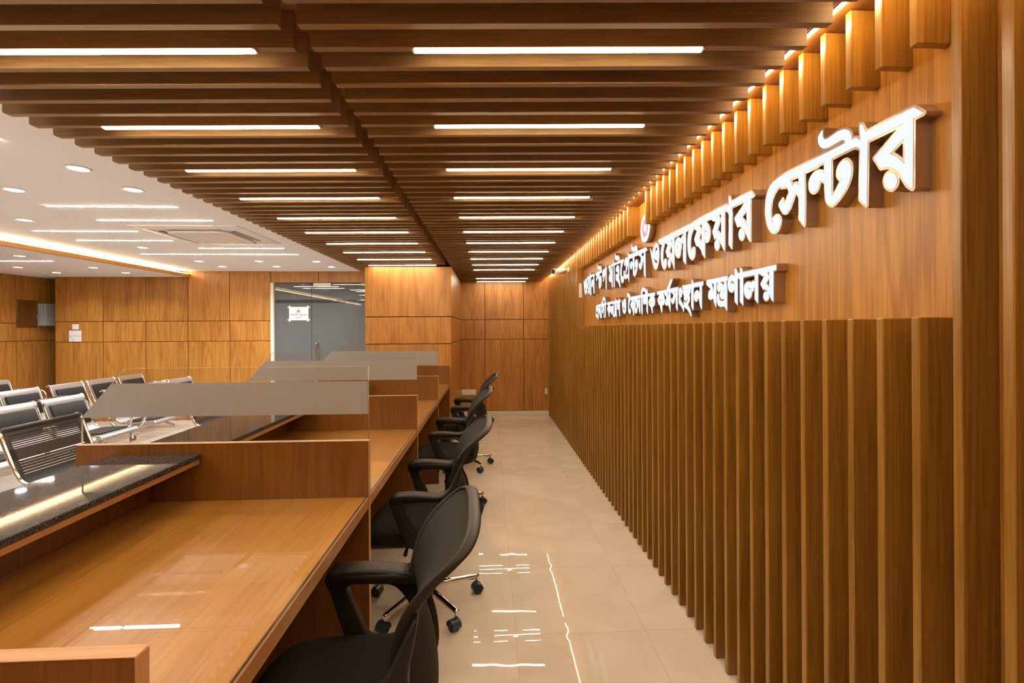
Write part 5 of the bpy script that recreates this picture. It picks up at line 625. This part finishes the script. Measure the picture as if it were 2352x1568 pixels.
lp = [[(sx * 0.0 + x, y) for x, y in []] for sx in ()]
pts = []
for cx_, cy_, a0 in ((0.19, 0.19, 0), (-0.19, 0.19, 90), (-0.19, -0.19, 180), (0.19, -0.19, 270)):
    for i in range(7): pts.append((cx_ + 0.09 * math.cos(math.radians(a0 + 15 * i)), cy_ + 0.09 * math.sin(math.radians(a0 + 15 * i))))
b.free(); b = curve_bm([pts], 0.006, 0.004, 0, lambda u, v, w: (u, v, w - 0.0185))
gr = finish('grille', b, M['white_plastic'], t)
b = bmesh.new()
for i in range(5): box(b, -0.20 + 0.1 * i - 0.002, -0.20 + 0.1 * i + 0.002, -0.26, 0.26, -0.0290, -0.0280)
finish('louvre_lines', b, M['grey_paint'], gr)
for sx, sy in ((0, -1), (1, 0), (0, 1), (-1, 0)):
    b = bmesh.new(); a, c = (0.23, 0.008) if sx == 0 else (0.008, 0.23)
    box(b, sx * 0.334 - a, sx * 0.334 + a, sy * 0.334 - c, sy * 0.334 + c, -0.015, -0.009, 0.002); finish('flap', b, M['grey_paint'], t)

# ---------------------------------------------------------------- glass door
dr = bpy.data.objects.new('door_1', None); COL.objects.link(dr); dr.location = (-3.43, YW + 0.02, 0); dr['kind'] = 'structure'
def dpane(name, x0, x1):
    b = bmesh.new()
    box(b, x0, x1, -0.005, 0.005, 0.01, 1.822); o = finish(name, b, M['door_glass'], dr)
    b = bmesh.new(); z = 1.822
    for i in range(3):
        box(b, x0, x1, -0.004, 0.004, z, z + 0.010, mi=1); box(b, x0, x1, -0.005, 0.005, z + 0.010, z + 0.018); z += 0.018
    box(b, x0, x1, -0.005, 0.005, z, 2.135)
    finish('frosted_film', b, [M['door_glass'], M['door_clear']], o)
    return o
dpane('glass_pane', 0.045, 0.612); dp_ = dpane('glass_pane', 0.618, 1.96)
b = bmesh.new(); box(b, -0.008, 0.040, -0.045, 0.03, 0.0, 2.14, 0.003); finish('jamb', b, M['cream_plastic'], dr)
b = bmesh.new(); tube(b, catmull([(0.705, -0.010, 1.18), (0.705, -0.05, 1.186), (0.705, -0.062, 1.15), (0.705, -0.062, 0.9), (0.705, -0.062, 0.62), (0.705, -0.05, 0.59), (0.705, -0.010, 0.594)], 6), 0.0125, 12)
finish('handle', b, M['chrome'], dp_)
b = bmesh.new(); box(b, 0.66, 0.93, -0.05, -0.006, 2.088, 2.134, 0.004); finish('closer', b, M['white_plastic'], dr)
b = bmesh.new(); box(b, 1.40, 1.62, -0.035, -0.006, 2.092, 2.13, 0.003); finish('closer', b, M['cream_plastic'], dr)
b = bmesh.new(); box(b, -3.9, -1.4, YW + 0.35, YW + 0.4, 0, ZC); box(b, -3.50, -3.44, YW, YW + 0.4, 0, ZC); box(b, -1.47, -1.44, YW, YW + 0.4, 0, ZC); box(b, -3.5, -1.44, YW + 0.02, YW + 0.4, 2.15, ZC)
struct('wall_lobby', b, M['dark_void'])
# notice taped on the door
NX, NY, NZ = -3.015, YW + 0.0125, 1.654
t = thing('notice', 'white paper notice with camera triangle taped to the glass door', 'notice', (NX, NY, NZ))
b = bmesh.new(); box(b, -0.150, 0.150, -0.0012, 0.0, -0.106, 0.106); finish('sheet', b, M['paper'], t)
for sx, sz in ((-1, 1), (1, 1), (-1, -1), (1, -1)):
    b = bmesh.new(); box(b, -0.026, 0.026, -0.0022, -0.0012, -0.012, 0.012); o = finish('tape', b, M['tape'], t)
    o.location = (sx * 0.15, 0, sz * 0.106); o.rotation_euler = (0, sx * sz * 0.75, 0)
tri = lambda r: [(r * math.sin(a), r * math.cos(a)) for a in (0, 2 * PI / 3, 4 * PI / 3)]
b = curve_bm([tri(0.049), tri(0.041)], 0.0004, 0, 0, lambda u, v, w: (u - 0.005, -0.0018 + w, v + 0.036))
b2 = curve_bm([[(-0.016, 0.008), (0.012, 0.012), (0.014, -0.004), (0.004, -0.006), (0.012, -0.016), (-0.002, -0.012), (-0.008, -0.004), (-0.018, -0.004)]], 0.0004, 0, 0, lambda u, v, w: (u - 0.005, -0.0018 + w, v + 0.036))
me2 = bpy.data.meshes.new('tmp'); b2.to_mesh(me2); b2.free(); b.from_mesh(me2); bpy.data.meshes.remove(me2)
finish('camera_symbol', b, M['ink'], t)
def text_part(body, size, x, z, parent):
    cu = bpy.data.curves.new('text', 'FONT'); cu.body = body; cu.size = size; cu.align_x = 'CENTER'; cu.extrude = 0.0004
    o = bpy.data.objects.new('text', cu); COL.objects.link(o)
    dg = bpy.context.evaluated_depsgraph_get(); dg.update()
    me = bpy.data.meshes.new_from_object(o.evaluated_get(dg)); bm = bmesh.new(); bm.from_mesh(me)
    bpy.data.objects.remove(o); bpy.data.curves.remove(cu); bpy.data.meshes.remove(me)
    for v in bm.verts: v.co = Vector((v.co.x + x, -0.0018 - v.co.z, v.co.y + z))
    return finish('text', bm, M['ink'], parent)
# the vowel sign that is written before its letter is typed before it
text_part('\u09bf\u09b8\u09bf\u09b8\u099f\u09bf\u09bf\u09ad \u09c7\u09b0\u0995\u09b0\u09bf\u09a1\u0982', 0.034, 0.0, -0.034, t)
text_part('\u099a\u09b2\u09c7\u099b', 0.036, 0.0, -0.080, t)

# ---------------------------------------------------------------- wall fittings
def plate(name, label, cat, x, z, w, h, Yf, gangs, mat, holes=True):
    t = thing(name, label, cat, (x, Yf, z))
    for i in range(gangs):
        x0 = -w / 2 + i * w / gangs
        b = bmesh.new(); box(b, x0 + 0.001, x0 + w / gangs - 0.001, -0.010, -0.0004, -h / 2, h / 2, 0.003); finish('faceplate', b, mat, t)
        if holes:
            b = bmesh.new(); c = x0 + w / gangs / 2
            for dx, dz in ((0, 0.018), (-0.014, -0.012), (0.014, -0.012)): box(b, c + dx - 0.004, c + dx + 0.004, -0.0108, -0.0098, dz - 0.0035, dz + 0.0035)
            finish('pin_holes', b, M['dark_plastic'], t)
YF = YW - 0.012
plate('wall_socket', 'white triple power socket low on the back wall, behind the farthest chair', 'socket', -0.352, 0.382, 0.252, 0.086, YF, 3, M['white_plastic'])
plate('wall_socket', 'small white socket low on the back wall, in the corner beside the fins', 'socket', 0.905, 0.385, 0.044, 0.09, YF, 1, M['white_plastic'])
plate('wall_switch', 'small square white switch plate above the larger plate on the back wall', 'switch', -6.382, 1.461, 0.098, 0.086, YF, 1, M['white_plastic'], False)
t = thing('wall_switch', 'large white switch and socket plate under the small square one', 'switch', (-6.386, YF, 1.318))
b = bmesh.new(); box(b, -0.092, 0.092, -0.010, -0.0004, 0.002, 0.086, 0.003); finish('switch_plate', b, M['white_plastic'], t)
b = bmesh.new()
for i in range(4): box(b, -0.075 + i * 0.04, -0.045 + i * 0.04, -0.0125, -0.009, 0.028, 0.062, 0.002)
finish('rocker', b, M['white_plastic'], t)
b = bmesh.new(); box(b, -0.092, 0.092, -0.010, -0.0004, -0.086, -0.002, 0.003); finish('socket_plate', b, M['white_plastic'], t)
b = bmesh.new()
for dx, dz in ((-0.070, -0.02), (-0.050, -0.02), (-0.03, -0.048), (-0.04, -0.07), (-0.02, -0.07)): box(b, dx - 0.004, dx + 0.004, -0.0108, -0.0098, dz - 0.004, dz + 0.004)
finish('pin_holes', b, M['dark_plastic'], t)
# access hatch and metal box on the left wall
t = thing('access_hatch', 'small wooden access hatch door with pull handle in the left wall', 'hatch', (-6.988, 7.513, 1.661))
b = bmesh.new(); box(b, 0.0, 0.016, -0.157, 0.157, -0.205, 0.205, 0.003); finish('hatch_door', b, M['panel_wood'], t)
b = bmesh.new(); tube(b, [(0.015, 0.128, -0.075), (0.035, 0.128, -0.072), (0.035, 0.128, -0.005), (0.015, 0.128, -0.002)], 0.005, 8); finish('handle', b, M['chrome'], t)
t = thing('electrical_box', 'grey metal electrical box on the left wall, its door ajar', 'electrical box', (-6.988, 7.83, 1.652))
b = bmesh.new(); box(b, 0.0, 0.085, -0.15, 0.16, -0.172, 0.172, 0.004); finish('box_body', b, M['grey_paint'], t)
b = bmesh.new(); box(b, 0.085, 0.093, -0.144, 0.154, -0.165, 0.165); finish('gap', b, M['dark_plastic'], t)
b = bmesh.new(); box(b, 0.093, 0.118, -0.152, 0.165, -0.170, 0.172, 0.004); dd = finish('box_door', b, M['grey_paint'], t)
b = bmesh.new(); lathe(b, [(0.008, -0.012), (0.008, -0.0005)], 12, 0, (0.131, -0.10, 0.0), 'X'); finish('lock', b, M['chrome'], dd)
# bullet camera at the far end of the fins
t = thing('security_camera', 'small white bullet camera high on the far wall fins', 'security camera', (0.949, 5.62, 2.095))
b = bmesh.new(); lathe(b, [(0.034, 0), (0.034, -0.012), (0.026, -0.02)], 20, 0, (0, 0, 0), 'X'); finish('mount', b, M['white_plastic'], t)
b = bmesh.new(); tube(b, [(-0.015, 0, 0), (-0.05, -0.01, -0.004), (-0.07, -0.03, -0.01)], 0.011, 10); finish('arm', b, M['white_plastic'], t)
b = bmesh.new(); tube(b, [(-0.055, 0.03, -0.008), (-0.20, -0.085, -0.030)], [0.034, 0.034], 18); bd = finish('camera_body', b, M['white_plastic'], t)
b = bmesh.new(); tube(b, [(-0.196, -0.082, -0.0295), (-0.203, -0.0875, -0.0308)], [0.026, 0.026], 18); finish('lens', b, M['dark_plastic'], bd)
# ---------------------------------------------------------------- counter desks
XD0, XD1 = -1.275, -0.468        # back and front edge of the desk tops
ZD = 0.760                       # desk top
PY = [(0.645, 0.671), (1.845, 1.870), (3.070, 3.095), (4.320, 4.345), (5.530, 5.555)]
bay_names = ['nearest the camera', 'second from the camera', 'third from the camera', 'farthest from the camera, against the pillar']
def desk(y0, y1, desc):
    y0 += 0.0008; y1 -= 0.0008
    t = thing('counter_desk', 'counter desk with glass top and granite ledge, ' + desc, 'desk', (XD0, y0, 0), 0, 'counter desks')
    L = y1 - y0; D = XD1 - XD0
    b = bmesh.new(); box(b, 0, D - 0.012, 0, L, ZD - 0.044, ZD); box(b, D - 0.0118, D, 0, L, ZD - 0.044, ZD, 0.002, 1)
    finish('desktop', b, [M['desk_wood'], M['edge_wood_y']], t)
    b = bmesh.new(); box(b, 0.004, D - 0.004, 0.003, L - 0.003, ZD + 0.0006, ZD + 0.0068)
    for f in b.faces:
        if f.calc_center_median().x > D - 0.006: f.material_index = 1
    gl = finish('glass_top', b, [M['desk_glass'], M['glass_edge_dark']], t); gl['label'] = 'clear glass sheet with dark edge'
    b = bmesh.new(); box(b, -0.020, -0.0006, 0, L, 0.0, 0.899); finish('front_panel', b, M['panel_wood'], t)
    b = bmesh.new(); box(b, -0.135, 0.180, 0, L, 0.8995, 0.9195, 0.002); finish('ledge_board', b, M['edge_wood_y'], t)
    b = bmesh.new(); box(b, -0.140, 0.186, 0, L, 0.920, 0.9385, 0.0025); o = finish('granite_ledge', b, M['granite'], t); o['label'] = 'polished speckled dark granite slab'
    return t
for i in range(4): desk(PY[i][1], PY[i + 1][0], bay_names[i])
desk(-0.40, PY[0][0], 'mostly hidden, lower left corner')

def partition(i, desc, x0, glass=True):
    y0, y1 = PY[i]; x1 = -0.466; zt = 0.977
    t = thing('desk_partition', desc, 'partition', (x0, y0, 0), 0, 'partitions between the counter desks')
    L = x1 - x0; D = y1 - y0
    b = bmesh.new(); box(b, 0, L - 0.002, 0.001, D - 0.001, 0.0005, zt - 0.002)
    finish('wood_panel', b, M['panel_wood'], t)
    b = bmesh.new(); box(b, 0, L, 0, D, zt - 0.0018, zt, 0.0008); o = finish('top_edging', b, M['edge_wood'], t)
    b = bmesh.new(); box(b, L - 0.0018, L, 0, D, 0.0005, zt - 0.002, 0.0008); finish('front_edging', b, M['edge_wood_z'], t)
    if not glass: return t
    gx = lambda x: x - x0
    out = [(gx(-0.4685), zt + 0.0004), (gx(-0.4685), 1.261), (gx(-1.373), 1.261), (gx(-1.531), 1.078), (gx(-1.531), zt + 0.0004)]
    b = curve_bm([out], 0.004, 0, 0, lambda u, v, w: (u, D * 0.5 + w, v))
    bmesh.ops.recalc_face_normals(b, faces=b.faces[:])
    for f in b.faces:
        if abs(f.normal.y) < 0.5: f.material_index = 1
    g = finish('glass_screen', b, [M['glass'], M['glass_edge']], t); g['label'] = 'clear glass screen with a cut corner'
    k = (1.206 - 1.078) / (1.261 - 1.078) * (1.531 - 1.373)
    band = [(gx(-0.470), 1.078), (gx(-0.470), 1.2045), (gx(-1.531 + k + 0.002), 1.2045), (gx(-1.5295), 1.080), (gx(-1.5295), 1.078)]
    b = curve_bm([band], 0.0003, 0, 0, lambda u, v, w: (u, D * 0.5 - 0.0046 + w, v))
    f = finish('frosted_band', b, M['film'], g); f['label'] = 'grey frosted film band'
    return t
partition(0, 'low wooden desk partition cut off at the bottom left corner', -1.56, False)
partition(1, 'wooden desk partition with frosted glass screen, nearest whole one', -1.545)
partition(2, 'wooden desk partition with frosted glass screen, middle of three', -1.545)
partition(3, 'wooden desk partition with frosted glass screen, farthest one', -1.545)
partition(4, 'plain wooden end partition without glass against the pillar', -1.445, False)

# ---------------------------------------------------------------- office chairs
BACKP = [(0.165, 0.395, 0.10), (0.198, 0.425, 0.155), (0.212, 0.475, 0.180), (0.204, 0.545, 0.195), (0.184, 0.610, 0.202), (0.163, 0.665, 0.206),
         (0.168, 0.720, 0.212), (0.191, 0.785, 0.222), (0.232, 0.843, 0.230), (0.279, 0.886, 0.228), (0.311, 0.911, 0.208), (0.329, 0.927, 0.158), (0.336, 0.935, 0.08)]
def office_chair(label):
    t = thing('office_chair', label, 'chair', (0, 0, 0), 0, 'office chairs behind the counter')
    # seat cushion
    b = bmesh.new(); rows = []
    def seat_ring(z, grow):
        pts = []
        for i in range(40):
            a = 2 * PI * i / 40; c, s = math.cos(a), math.sin(a)
            e = 2 / 3.6
            px = math.copysign(abs(c) ** e, c) * (0.245 + grow); py = math.copysign(abs(s) ** e, s) * (0.250 + grow - 0.018 * max(0, c))
            dz = -0.035 * max(0.0, (-px - 0.13) / 0.12) ** 2 + 0.006 * (py / 0.25) ** 2
            pts.append((px - 0.035, py, z + dz))
        return pts
    for z, gq in ((0.392, -0.05), (0.394, -0.02), (0.404, -0.004), (0.425, 0.004), (0.446, 0.0), (0.458, -0.012), (0.464, -0.035), (0.466, -0.08), (0.464, -0.14), (0.462, -0.2)): rows.append(seat_ring(z, gq))
    vs = [[b.verts.new(p) for p in r] for r in rows]
    for i in range(len(vs) - 1):
        for j in range(40):
            f = b.faces.new((vs[i][j], vs[i][(j + 1) % 40], vs[i + 1][(j + 1) % 40], vs[i + 1][j])); f.smooth = True
    b.faces.new(vs[0]); b.faces.new(vs[-1])
    finish('seat', b, M['black_fabric'], t)
    # back: mesh skin with a moulded frame around it
    prof = catmull([Vector((x, w, z)) for x, z, w in BACKP], 4)
    b = bmesh.new(); rows = []
    for p in prof:
        x, w, z = p
        rows.append([(x + 0.035 * ((k / 8.0) ** 2 - 1.0) * -0.0 - 0.030 * ((k / 8.0) ** 2) + 0.018, w * k / 8.0, z) for k in range(-8, 9)])
    grid_surface(b, rows); back2 = [[(p[0] + 0.006, p[1], p[2]) for p in r] for r in rows]; grid_surface(b, back2)
    finish('backrest', b, M['mesh_weave'], t, recalc=False)
    path = [(p.x - 0.004, p.y, p.z) for p in prof] + [(p.x - 0.004, -p.y, p.z) for p in reversed(prof)]
    path.append(path[0])
    m = len(path); rad = []
    for q in path: rad.append(0.0062 if q[2] > 0.6 else 0.0075)
    b = bmesh.new(); tube(b, path, rad, 12, caps=False, flat=(Vector((1, 0, 0)), 2.7)); finish('back_frame', b, M['frame_plastic'], t, True)
    # arms: a looped plate on each side
    outer = [Vector((x, z, 0)) for x, z in ((-0.110, 0.585), (-0.123, 0.620), (-0.117, 0.645), (-0.085, 0.658), (-0.02, 0.660), (0.05, 0.654), (0.105, 0.650), (0.138, 0.666), (0.165, 0.715), (0.194, 0.775), (0.206, 0.783),
             (0.200, 0.735), (0.188, 0.680), (0.186, 0.620), (0.178, 0.540), (0.155, 0.470), (0.125, 0.425), (0.10, 0.405), (0.03, 0.398), (-0.03, 0.405), (-0.055, 0.435), (-0.085, 0.510))]
    inner = [Vector((x, z, 0)) for x, z in ((-0.058, 0.585), (-0.050, 0.606), (-0.028, 0.612), (0.03, 0.609), (0.075, 0.602), (0.115, 0.572), (0.142, 0.530), (0.128, 0.480), (0.095, 0.445), (0.04, 0.438), (0.005, 0.452), (-0.028, 0.515))]
    for s in (-1, 1):
        lo = [(p.x, p.y) for p in catmull(outer, 4, True)]; li = [(p.x, p.y) for p in catmull(inner, 4, True)]
        b = curve_bm([lo, li], 0.013, 0.007, -0.007, (lambda s: lambda u, v, w: (u, s * (0.272 - max(0, (u - 0.09)) * 0.42 - max(0, 0.58 - v) * 0.10) + w * (1.0 + 0.75 * max(0.0, min(1.0, (v - 0.58) / 0.06)) * (1.0 if u < 0.12 else 0.3)), v))(s), 3)
        o = finish('armrest', b, M['black_plastic'], t, True)
    # mechanism, gas lift, star base
    b = bmesh.new(); box(b, -0.11, 0.12, -0.09, 0.09, 0.345, 0.393, 0.012, 0, 2); tube(b, [(-0.05, -0.09, 0.372), (-0.06, -0.20, 0.372), (-0.06, -0.245, 0.368)], [0.007, 0.007, 0.010], 8)
    tube(b, catmull([(0.06, -0.03, 0.37), (0.15, -0.03, 0.37), (0.195, -0.03, 0.395), (0.203, -0.03, 0.44)], 5), 0.014, 8); tube(b, catmull([(0.06, 0.03, 0.37), (0.15, 0.03, 0.37), (0.195, 0.03, 0.395), (0.203, 0.03, 0.44)], 5), 0.014, 8)
    finish('mechanism', b, M['black_plastic'], t)
    b = bmesh.new(); lathe(b, [(0.030, 0.09), (0.030, 0.20), (0.034, 0.205), (0.034, 0.225), (0.027, 0.23), (0.027, 0.29), (0.030, 0.295), (0.030, 0.310), (0.016, 0.312), (0.016, 0.35)], 20); finish('gas_column', b, M['black_plastic'], t)
    b = bmesh.new(); lathe(b, [(0.036, 0.068), (0.042, 0.075), (0.042, 0.105), (0.034, 0.112)], 20); finish('base_hub', b, M['chrome'], t)
    for k in range(5):
        a = math.radians(20 + 72 * k - 72 * 1); c, s = math.cos(a), math.sin(a)
        b = bmesh.new(); tube(b, [(0.03 * c, 0.03 * s, 0.094), (0.14 * c, 0.14 * s, 0.090), (0.276 * c, 0.276 * s, 0.082), (0.288 * c, 0.288 * s, 0.080)], [0.017, 0.0155, 0.0135, 0.012], 12)
        tube(b, [(0.277 * c, 0.277 * s, 0.082), (0.277 * c, 0.277 * s, 0.056)], 0.009, 10)
        leg = finish('leg', b, M['chrome'], t)
        b = bmesh.new(); R = 0.277; cx_, cy_ = R * c + 0.014 * s, R * s - 0.014 * c
        ax = Vector((-s, c, 0)) ; fw = Vector((c, s, 0)); o0 = Vector((cx_, cy_, 0.0255))
        for sd in (-1, 1):
            p0 = o0 + ax * 0.006 * sd; p1 = o0 + ax * 0.022 * sd
            tube(b, [p0, p0.lerp(p1, 0.2), p0.lerp(p1, 0.85), p1], [0.021, 0.025, 0.025, 0.019], 18)
        cs = finish('caster', b, M['rubber'], t); cs['label'] = 'black twin-wheel caster'
        b = bmesh.new(); hood = []
        for i in range(9):
            aa = math.radians(-15 + 26 * i)
            hood.append([o0 + fw * (-math.cos(aa) * 0.0285) + Vector((0, 0, math.sin(aa) * 0.0285)) + ax * q for q in (-0.024, -0.012, 0.012, 0.024)])
        grid_surface(b, hood); finish('caster_hood', b, M['caster_hood'], cs)
    return t
ch_lab = ['black mesh office chair nearest the camera, at the first desk', 'black mesh office chair second from the camera, between the first two glass screens',
          'black mesh office chair third from the camera', 'black mesh office chair farthest from the camera, by the pillar']
c0 = office_chair(ch_lab[0]); c0.location = (-0.376, 1.250, 0); c0.rotation_euler = (0, 0, math.radians(3))
dup(c0, (-0.337, 2.445, 0), math.radians(1), ch_lab[1]); dup(c0, (-0.325, 3.72, 0), math.radians(1), ch_lab[2]); dup(c0, (-0.262, 4.86, 0), math.radians(0.5), ch_lab[3])

# ---------------------------------------------------------------- waiting benches
def bench_seat_profile():
    return catmull([Vector((x, 0, z)) for x, z in ((-0.045, 0.765), (-0.020, 0.772), (0.0, 0.758), (0.030, 0.68), (0.075, 0.56), (0.115, 0.475), (0.155, 0.432), (0.23, 0.420), (0.36, 0.428), (0.46, 0.438), (0.515, 0.432), (0.53, 0.410))], 3)
def steel_bench(label, x, y, n, lab_group='steel waiting benches', w=0.455, pitch=0.505):
    t = thing('waiting_bench', label, 'bench', (x, y, 0), 0, lab_group)
    prof = bench_seat_profile(); tot = n * pitch
    b = bmesh.new(); box(b, 0.20, 0.28, 0.02, tot - 0.02, 0.335, 0.385, 0.006); finish('beam', b, M['steel'], t)
    for i in range(n):
        y0 = i * pitch + (pitch - w) / 2; y1 = y0 + w
        b = bmesh.new()
        top = [[(p.x, yy, p.z) for yy in (y0 + 0.012, y1 - 0.012)] for p in prof]
        grid_surface(b, top)
        bot = [[(p.x + 0.003, yy, p.z - 0.006) for yy in (y0 + 0.012, y1 - 0.012)] for p in prof]; grid_surface(b, bot)
        st = finish('seat_shell', b, M['steel'], t, recalc=False)
        for yy in (y0 + 0.008, y1 - 0.008):
            b = bmesh.new(); tube(b, [(p.x, yy, p.z - 0.003) for p in prof], 0.011, 8)
            finish('side_tube', b, M['chrome'], st)
        b = bmesh.new(); rows = []
        def pad(za, zb, xa, xb, off):
            fr, bk = [], []
            pa, pb = Vector((xa, 0, za)), Vector((xb, 0, zb)); d = (pb - pa).normalized(); nn = Vector((-d.z, 0, d.x))
            if nn.x < 0 and abs(d.z) > 0.5: nn = -nn
            if abs(d.z) < 0.5: nn = Vector((0, 0, 1))
            for i_, (q, h) in enumerate(((0.0, 0.002), (0.0, 0.010), (0.04, 0.018), (0.5, 0.020), (0.96, 0.018), (1.0, 0.010), (1.0, 0.002))):
                p = pa.lerp(pb, q); fr.append([tuple(p + nn * (h if 0 < j < 5 else min(h, 0.008)) + Vector((0, yy, 0))) for j, yy in enumerate((y0 + 0.05, y0 + 0.053, y0 + 0.065, y1 - 0.065, y1 - 0.053, y1 - 0.05))])
            grid_surface(b, fr)
        pad(0.715, 0.500, 0.020, 0.104, 0); finish('back_pad', b, M['pad_leather'], st, recalc=True)
        b = bmesh.new(); pad(0.424, 0.438, 0.20, 0.46, 0); finish('seat_pad', b, M['pad_leather'], st, recalc=True)
    for yy in (0.10, tot - 0.10):
        b = bmesh.new(); tube(b, [(0.24, yy, 0.34), (0.24, yy, 0.10)], 0.030, 12); tube(b, catmull([(-0.06, yy, 0.012), (0.02, yy, 0.05), (0.24, yy, 0.115), (0.44, yy, 0.05), (0.52, yy, 0.012)], 5), 0.019, 10); finish('leg', b, M['chrome'], t)
    for i in (0, n):
        yy = min(max(i * pitch, 0.004), tot - 0.004)
        b = bmesh.new(); tube(b, catmull([(0.23, yy, 0.36), (0.12, yy, 0.40), (0.055, yy, 0.52), (0.055, yy, 0.60), (0.12, yy, 0.645), (0.30, yy, 0.640), (0.42, yy, 0.60), (0.44, yy, 0.50), (0.38, yy, 0.40), (0.27, yy, 0.36)], 4), 0.0125, 10); finish('armrest', b, M['chrome'], t)
    return t
def slot_seat(label, x, y, w, group):
    t = thing('slotted_seat', label, 'bench', (x, y, 0), 0, group)
    prof = bench_seat_profile()
    xa, za, xb, zb = 0.0, 0.758, 0.125, 0.440
    n = 17; b = bmesh.new()
    def quad(q0, q1, y0, y1):
        p0 = Vector((xa + (xb - xa) * q0, 0, za + (zb - za) * q0)); p1 = Vector((xa + (xb - xa) * q1, 0, za + (zb - za) * q1)); th = Vector((-0.005, 0, -0.002))
        vs = [b.verts.new(p0 + Vector((0, y0, 0))), b.verts.new(p0 + Vector((0, y1, 0))), b.verts.new(p1 + Vector((0, y1, 0))), b.verts.new(p1 + Vector((0, y0, 0)))]
        vb = [b.verts.new(v.co + th) for v in vs]
        b.faces.new(vs); b.faces.new(vb[::-1])
        for i in range(4): b.faces.new((vs[i], vb[i], vb[(i + 1) % 4], vs[(i + 1) % 4]))
    quad(0.0, 0.10, 0.02, w - 0.02)
    for k in range(6): quad(0.125 + k * 0.042, 0.125 + k * 0.042 + 0.031, 0.05, w - 0.05)
    quad(0.375, 0.60, 0.02, w - 0.02)
    for k in range(6): quad(0.615 + k * 0.055, 0.615 + k * 0.055 + 0.041, 0.05, w - 0.05)
    quad(0.10, 1.0, 0.012, 0.055); quad(0.10, 1.0, w - 0.055, w - 0.012); quad(0.955, 1.0, 0.02, w - 0.02)
    tube(b, [(-0.006, 0.012, 0.764), (-0.006, w - 0.012, 0.764)], 0.017, 10)
    finish('backrest', b, M['dark_steel'], t)
    b = bmesh.new(); sp = [p for p in prof if p.z < 0.48]
    grid_surface(b, [[(p.x, 0.03, p.z), (p.x, w - 0.03, p.z)] for p in sp]); grid_surface(b, [[(p.x + 0.002, 0.03, p.z - 0.006), (p.x + 0.002, w - 0.03, p.z - 0.006)] for p in sp]); finish('seat', b, M['pad_leather'], t, recalc=False)
    for yy in (0.008, w - 0.008):
        b = bmesh.new(); tube(b, [(p.x, yy, p.z - 0.003) for p in prof], 0.013, 10)
        finish('side_tube', b, M['chrome'], t)
    b = bmesh.new(); box(b, 0.20, 0.27, 0.03, w - 0.03, 0.335, 0.385, 0.005); finish('beam', b, M['steel'], t)
    for yy in (0.10, w - 0.10):
        b = bmesh.new(); tube(b, [(0.235, yy, 0.34), (0.235, yy, 0.06)], 0.022, 10); tube(b, [(0.0, yy, 0.0135), (0.235, yy, 0.06), (0.47, yy, 0.0135)], 0.013, 10); finish('leg', b, M['chrome'], t)
    return t
slot_seat('dark slotted steel waiting seat, nearest one, behind the first granite ledge', -3.13, 3.17, 0.62, 'dark slotted seats nearest the counter')
slot_seat('dark slotted steel waiting seat seen under the frosted band of the nearest screen', -3.13, 4.98, 0.80, 'dark slotted seats nearest the counter')
steel_bench('steel waiting bench with black pads in the second row, left half', -4.07, 3.47, 3)
steel_bench('steel waiting bench with black pads in the second row, right half, farther away', -4.07, 5.18, 3)
steel_bench('steel waiting bench with black pads in the third row, at the left', -5.07, 4.10, 3)
steel_bench('steel waiting bench with black pads in the third row, right of the armrest gap', -5.07, 5.69, 3)
steel_bench('steel waiting bench with black pads in the last row, farthest from the counter', -6.28, 5.02, 3)
